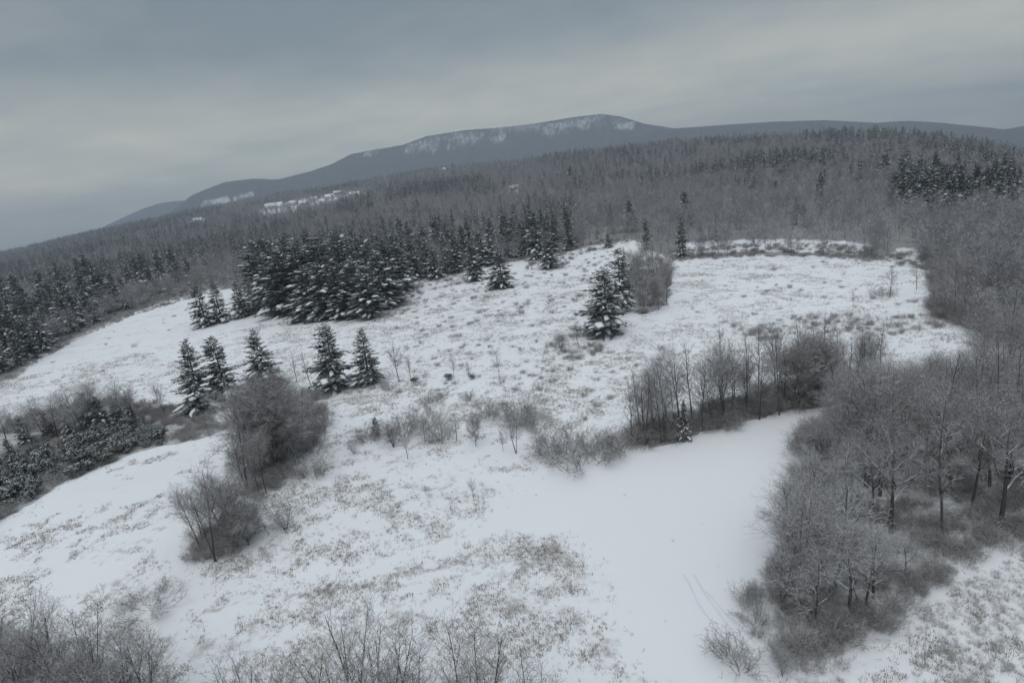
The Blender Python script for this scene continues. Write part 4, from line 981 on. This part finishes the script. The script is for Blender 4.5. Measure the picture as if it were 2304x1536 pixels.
def ridge(name, outline, R, width, base, snow, label, step=0.0007, rough=1.0):
    ang = np.array([az_el(a, b)[0] for a, b in outline]); el = np.array([az_el(a, b)[1] for a, b in outline])
    th = np.arange(ang[0], ang[-1], step); E = np.interp(th, ang, el)
    k = np.hanning(25); k /= k.sum(); E = np.convolve(np.pad(E, 12, mode="edge"), k, "valid")
    nr = 70; rr = np.linspace(R - width, R + width * 0.8, nr); T, Q = np.meshgrid(th, rr)
    u = (Q - R) / width
    gully = fbm(T * R / 260 + 11, Q / 420, 3) - 0.5
    top = HC + R * np.tan(E)[None, :]
    prof = np.where(u < 0, 0.5 + 0.5 * np.cos(np.clip(u, -1, 0) * math.pi), 0.5 + 0.5 * np.cos(np.clip(u / 0.8, 0, 1) * math.pi)) ** 0.9
    Z = base + (top - base) * prof + gully * 70 * rough * prof * (1 - prof) * 2.5 + (rng.random(T.shape) - 0.5) * 7 * rough * prof ** 2
    X, Y = Q * np.sin(T), Q * np.cos(T)
    S = np.zeros(T.shape)
    ix, iy, _ = project(np.stack([X, Y, Z], -1))
    streak = fbm(T * R / 16, Z / 15 + 4, 3); broad = fbm(T * R / 110 + 5, Z / 60 + 2, 2)
    for poly, v, thr in snow:
        m = inside(np.array(poly, float), ix, iy) & (u < 0.02)
        S = np.where(m, np.maximum(S, v * 0.55 * np.clip((0.55 * streak + 0.45 * broad - thr) * 3.6, 0, 1)), S)
    nx, ny = len(th), nr
    me = bpy.data.meshes.new(name); me.vertices.add(nx * ny); me.vertices.foreach_set("co", np.stack([X, Y, Z], -1).astype(np.float32).ravel())
    i = np.arange(nx - 1)[None, :] + nx * np.arange(ny - 1)[:, None]; q = np.stack([i, i + 1, i + 1 + nx, i + nx], -1).reshape(-1, 4)
    me.loops.add(q.size); me.loops.foreach_set("vertex_index", q.ravel().astype(np.int32)); me.polygons.add(len(q)); me.polygons.foreach_set("loop_start", np.arange(0, q.size, 4, dtype=np.int32)); me.polygons.foreach_set("use_smooth", np.ones(len(q), bool)); me.update(calc_edges=True)
    a_ = me.attributes.new("snow", "FLOAT", "POINT"); a_.data.foreach_set("value", S.ravel().astype(np.float32))
    me.materials.append(M_MOUNT); tag(link(bpy.data.objects.new(name, me)), label, None, None, "structure")
MAIN = [(300, 520), (390, 474), (430, 441), (470, 424), (505, 411), (570, 403), (625, 405), (700, 386), (745, 371), (790, 348), (850, 337), (905, 328), (960, 308), (1050, 294), (1120, 289), (1200, 280), (1250, 272), (1300, 264), (1355, 258), (1400, 264), (1450, 280), (1500, 287), (1560, 300), (1650, 315), (1800, 320)]
ridge("mountain", MAIN, 4600, 1500, -130, [
    ([(905, 345), (925, 318), (990, 312), (980, 345)], 0.8, 0.46), ([(1005, 335), (1012, 300), (1140, 292), (1135, 318)], 1.0, 0.40), ([(1140, 300), (1160, 284), (1240, 276), (1240, 296)], 0.7, 0.44),
    ([(1215, 306), (1230, 280), (1300, 268), (1300, 298)], 0.9, 0.46), ([(1296, 296), (1300, 272), (1340, 270), (1340, 292)], 1.0, 0.42), ([(1240, 285), (1300, 262), (1360, 256), (1420, 268), (1400, 280)], 0.65, 0.42), ([(1380, 292), (1395, 276), (1430, 274), (1425, 290)], 1.0, 0.40),
    ([(815, 352), (825, 340), (852, 340), (850, 352)], 0.8, 0.42), ([(900, 330), (1000, 302), (1150, 284), (1240, 276), (1240, 284), (1000, 314)], 0.5, 0.45),
    ([(452, 466), (455, 453), (515, 443), (520, 456)], 1.2, 0.25), ([(522, 452), (526, 442), (570, 432), (572, 442)], 1.2, 0.28)], "long wooded mountain with snowy ledges under an overcast sky")
ridge("hills", [(1380, 330), (1480, 292), (1560, 287), (1650, 280), (1750, 274), (1850, 271), (1920, 274), (1970, 277), (2040, 272), (2110, 276), (2160, 281), (2220, 287), (2262, 292), (2304, 284), (2400, 276), (2700, 300)], 4000, 1300, -190, [], "blue wooded hills behind the right-hand ridge", rough=0.5)
ridge("distant_hill", [(120, 560), (230, 512), (280, 488), (330, 466), (370, 455), (430, 450), (480, 470), (560, 500)], 6600, 1100, -150, [], "faint hill fading into the haze on the left", step=0.0012, rough=0.6)
# summit mast
def mast():
    a, el = az_el(1357, 259); R = 4560.0; b = MB(); x, y = R * math.sin(a), R * math.cos(a); z = HC + R * math.tan(el) - 6
    e = bpy.data.objects.new("radio_mast", None); COL.objects.link(e); e.location = (x, y, z); tag(e, "thin radio mast on the mountain summit", "mast")
    b.tube([Vector((0, 0, 0)), Vector((0, 0, 38))], [0.9, 0.4], 4); b2 = MB()
    for h in (14, 24, 33): b2.box(-1.6, -1.6, h, 1.6, 1.6, h + 1.2)
    link(bpy.data.objects.new("mast_pole", b.mesh("mast_pole", M_WALLS[1])), e); link(bpy.data.objects.new("antenna", b2.mesh("antenna", M_WALLS[1])), e)
mast()

# ------------------------------------------------------------------ air
def haze():
    m = bpy.data.materials.new("haze"); m.use_nodes = True; nt = m.node_tree; nt.nodes.clear()
    o = nt.nodes.new("ShaderNodeOutputMaterial"); v = nt.nodes.new("ShaderNodeVolumePrincipled")
    v.inputs["Color"].default_value = (0.71, 0.84, 1.0, 1); v.inputs["Density"].default_value = HAZE; v.inputs["Anisotropy"].default_value = 0.0
    nt.links.new(v.outputs[0], o.inputs["Volume"])
    b = MB(); b.box(-9700, -9700, -292, 9700, 9700, 505); me = b.mesh("haze", m)
    h = link(bpy.data.objects.new("haze", me)); tag(h, "thin winter haze between the fields and the mountain", None, None, "stuff")
HAZE = 0.00020
haze()
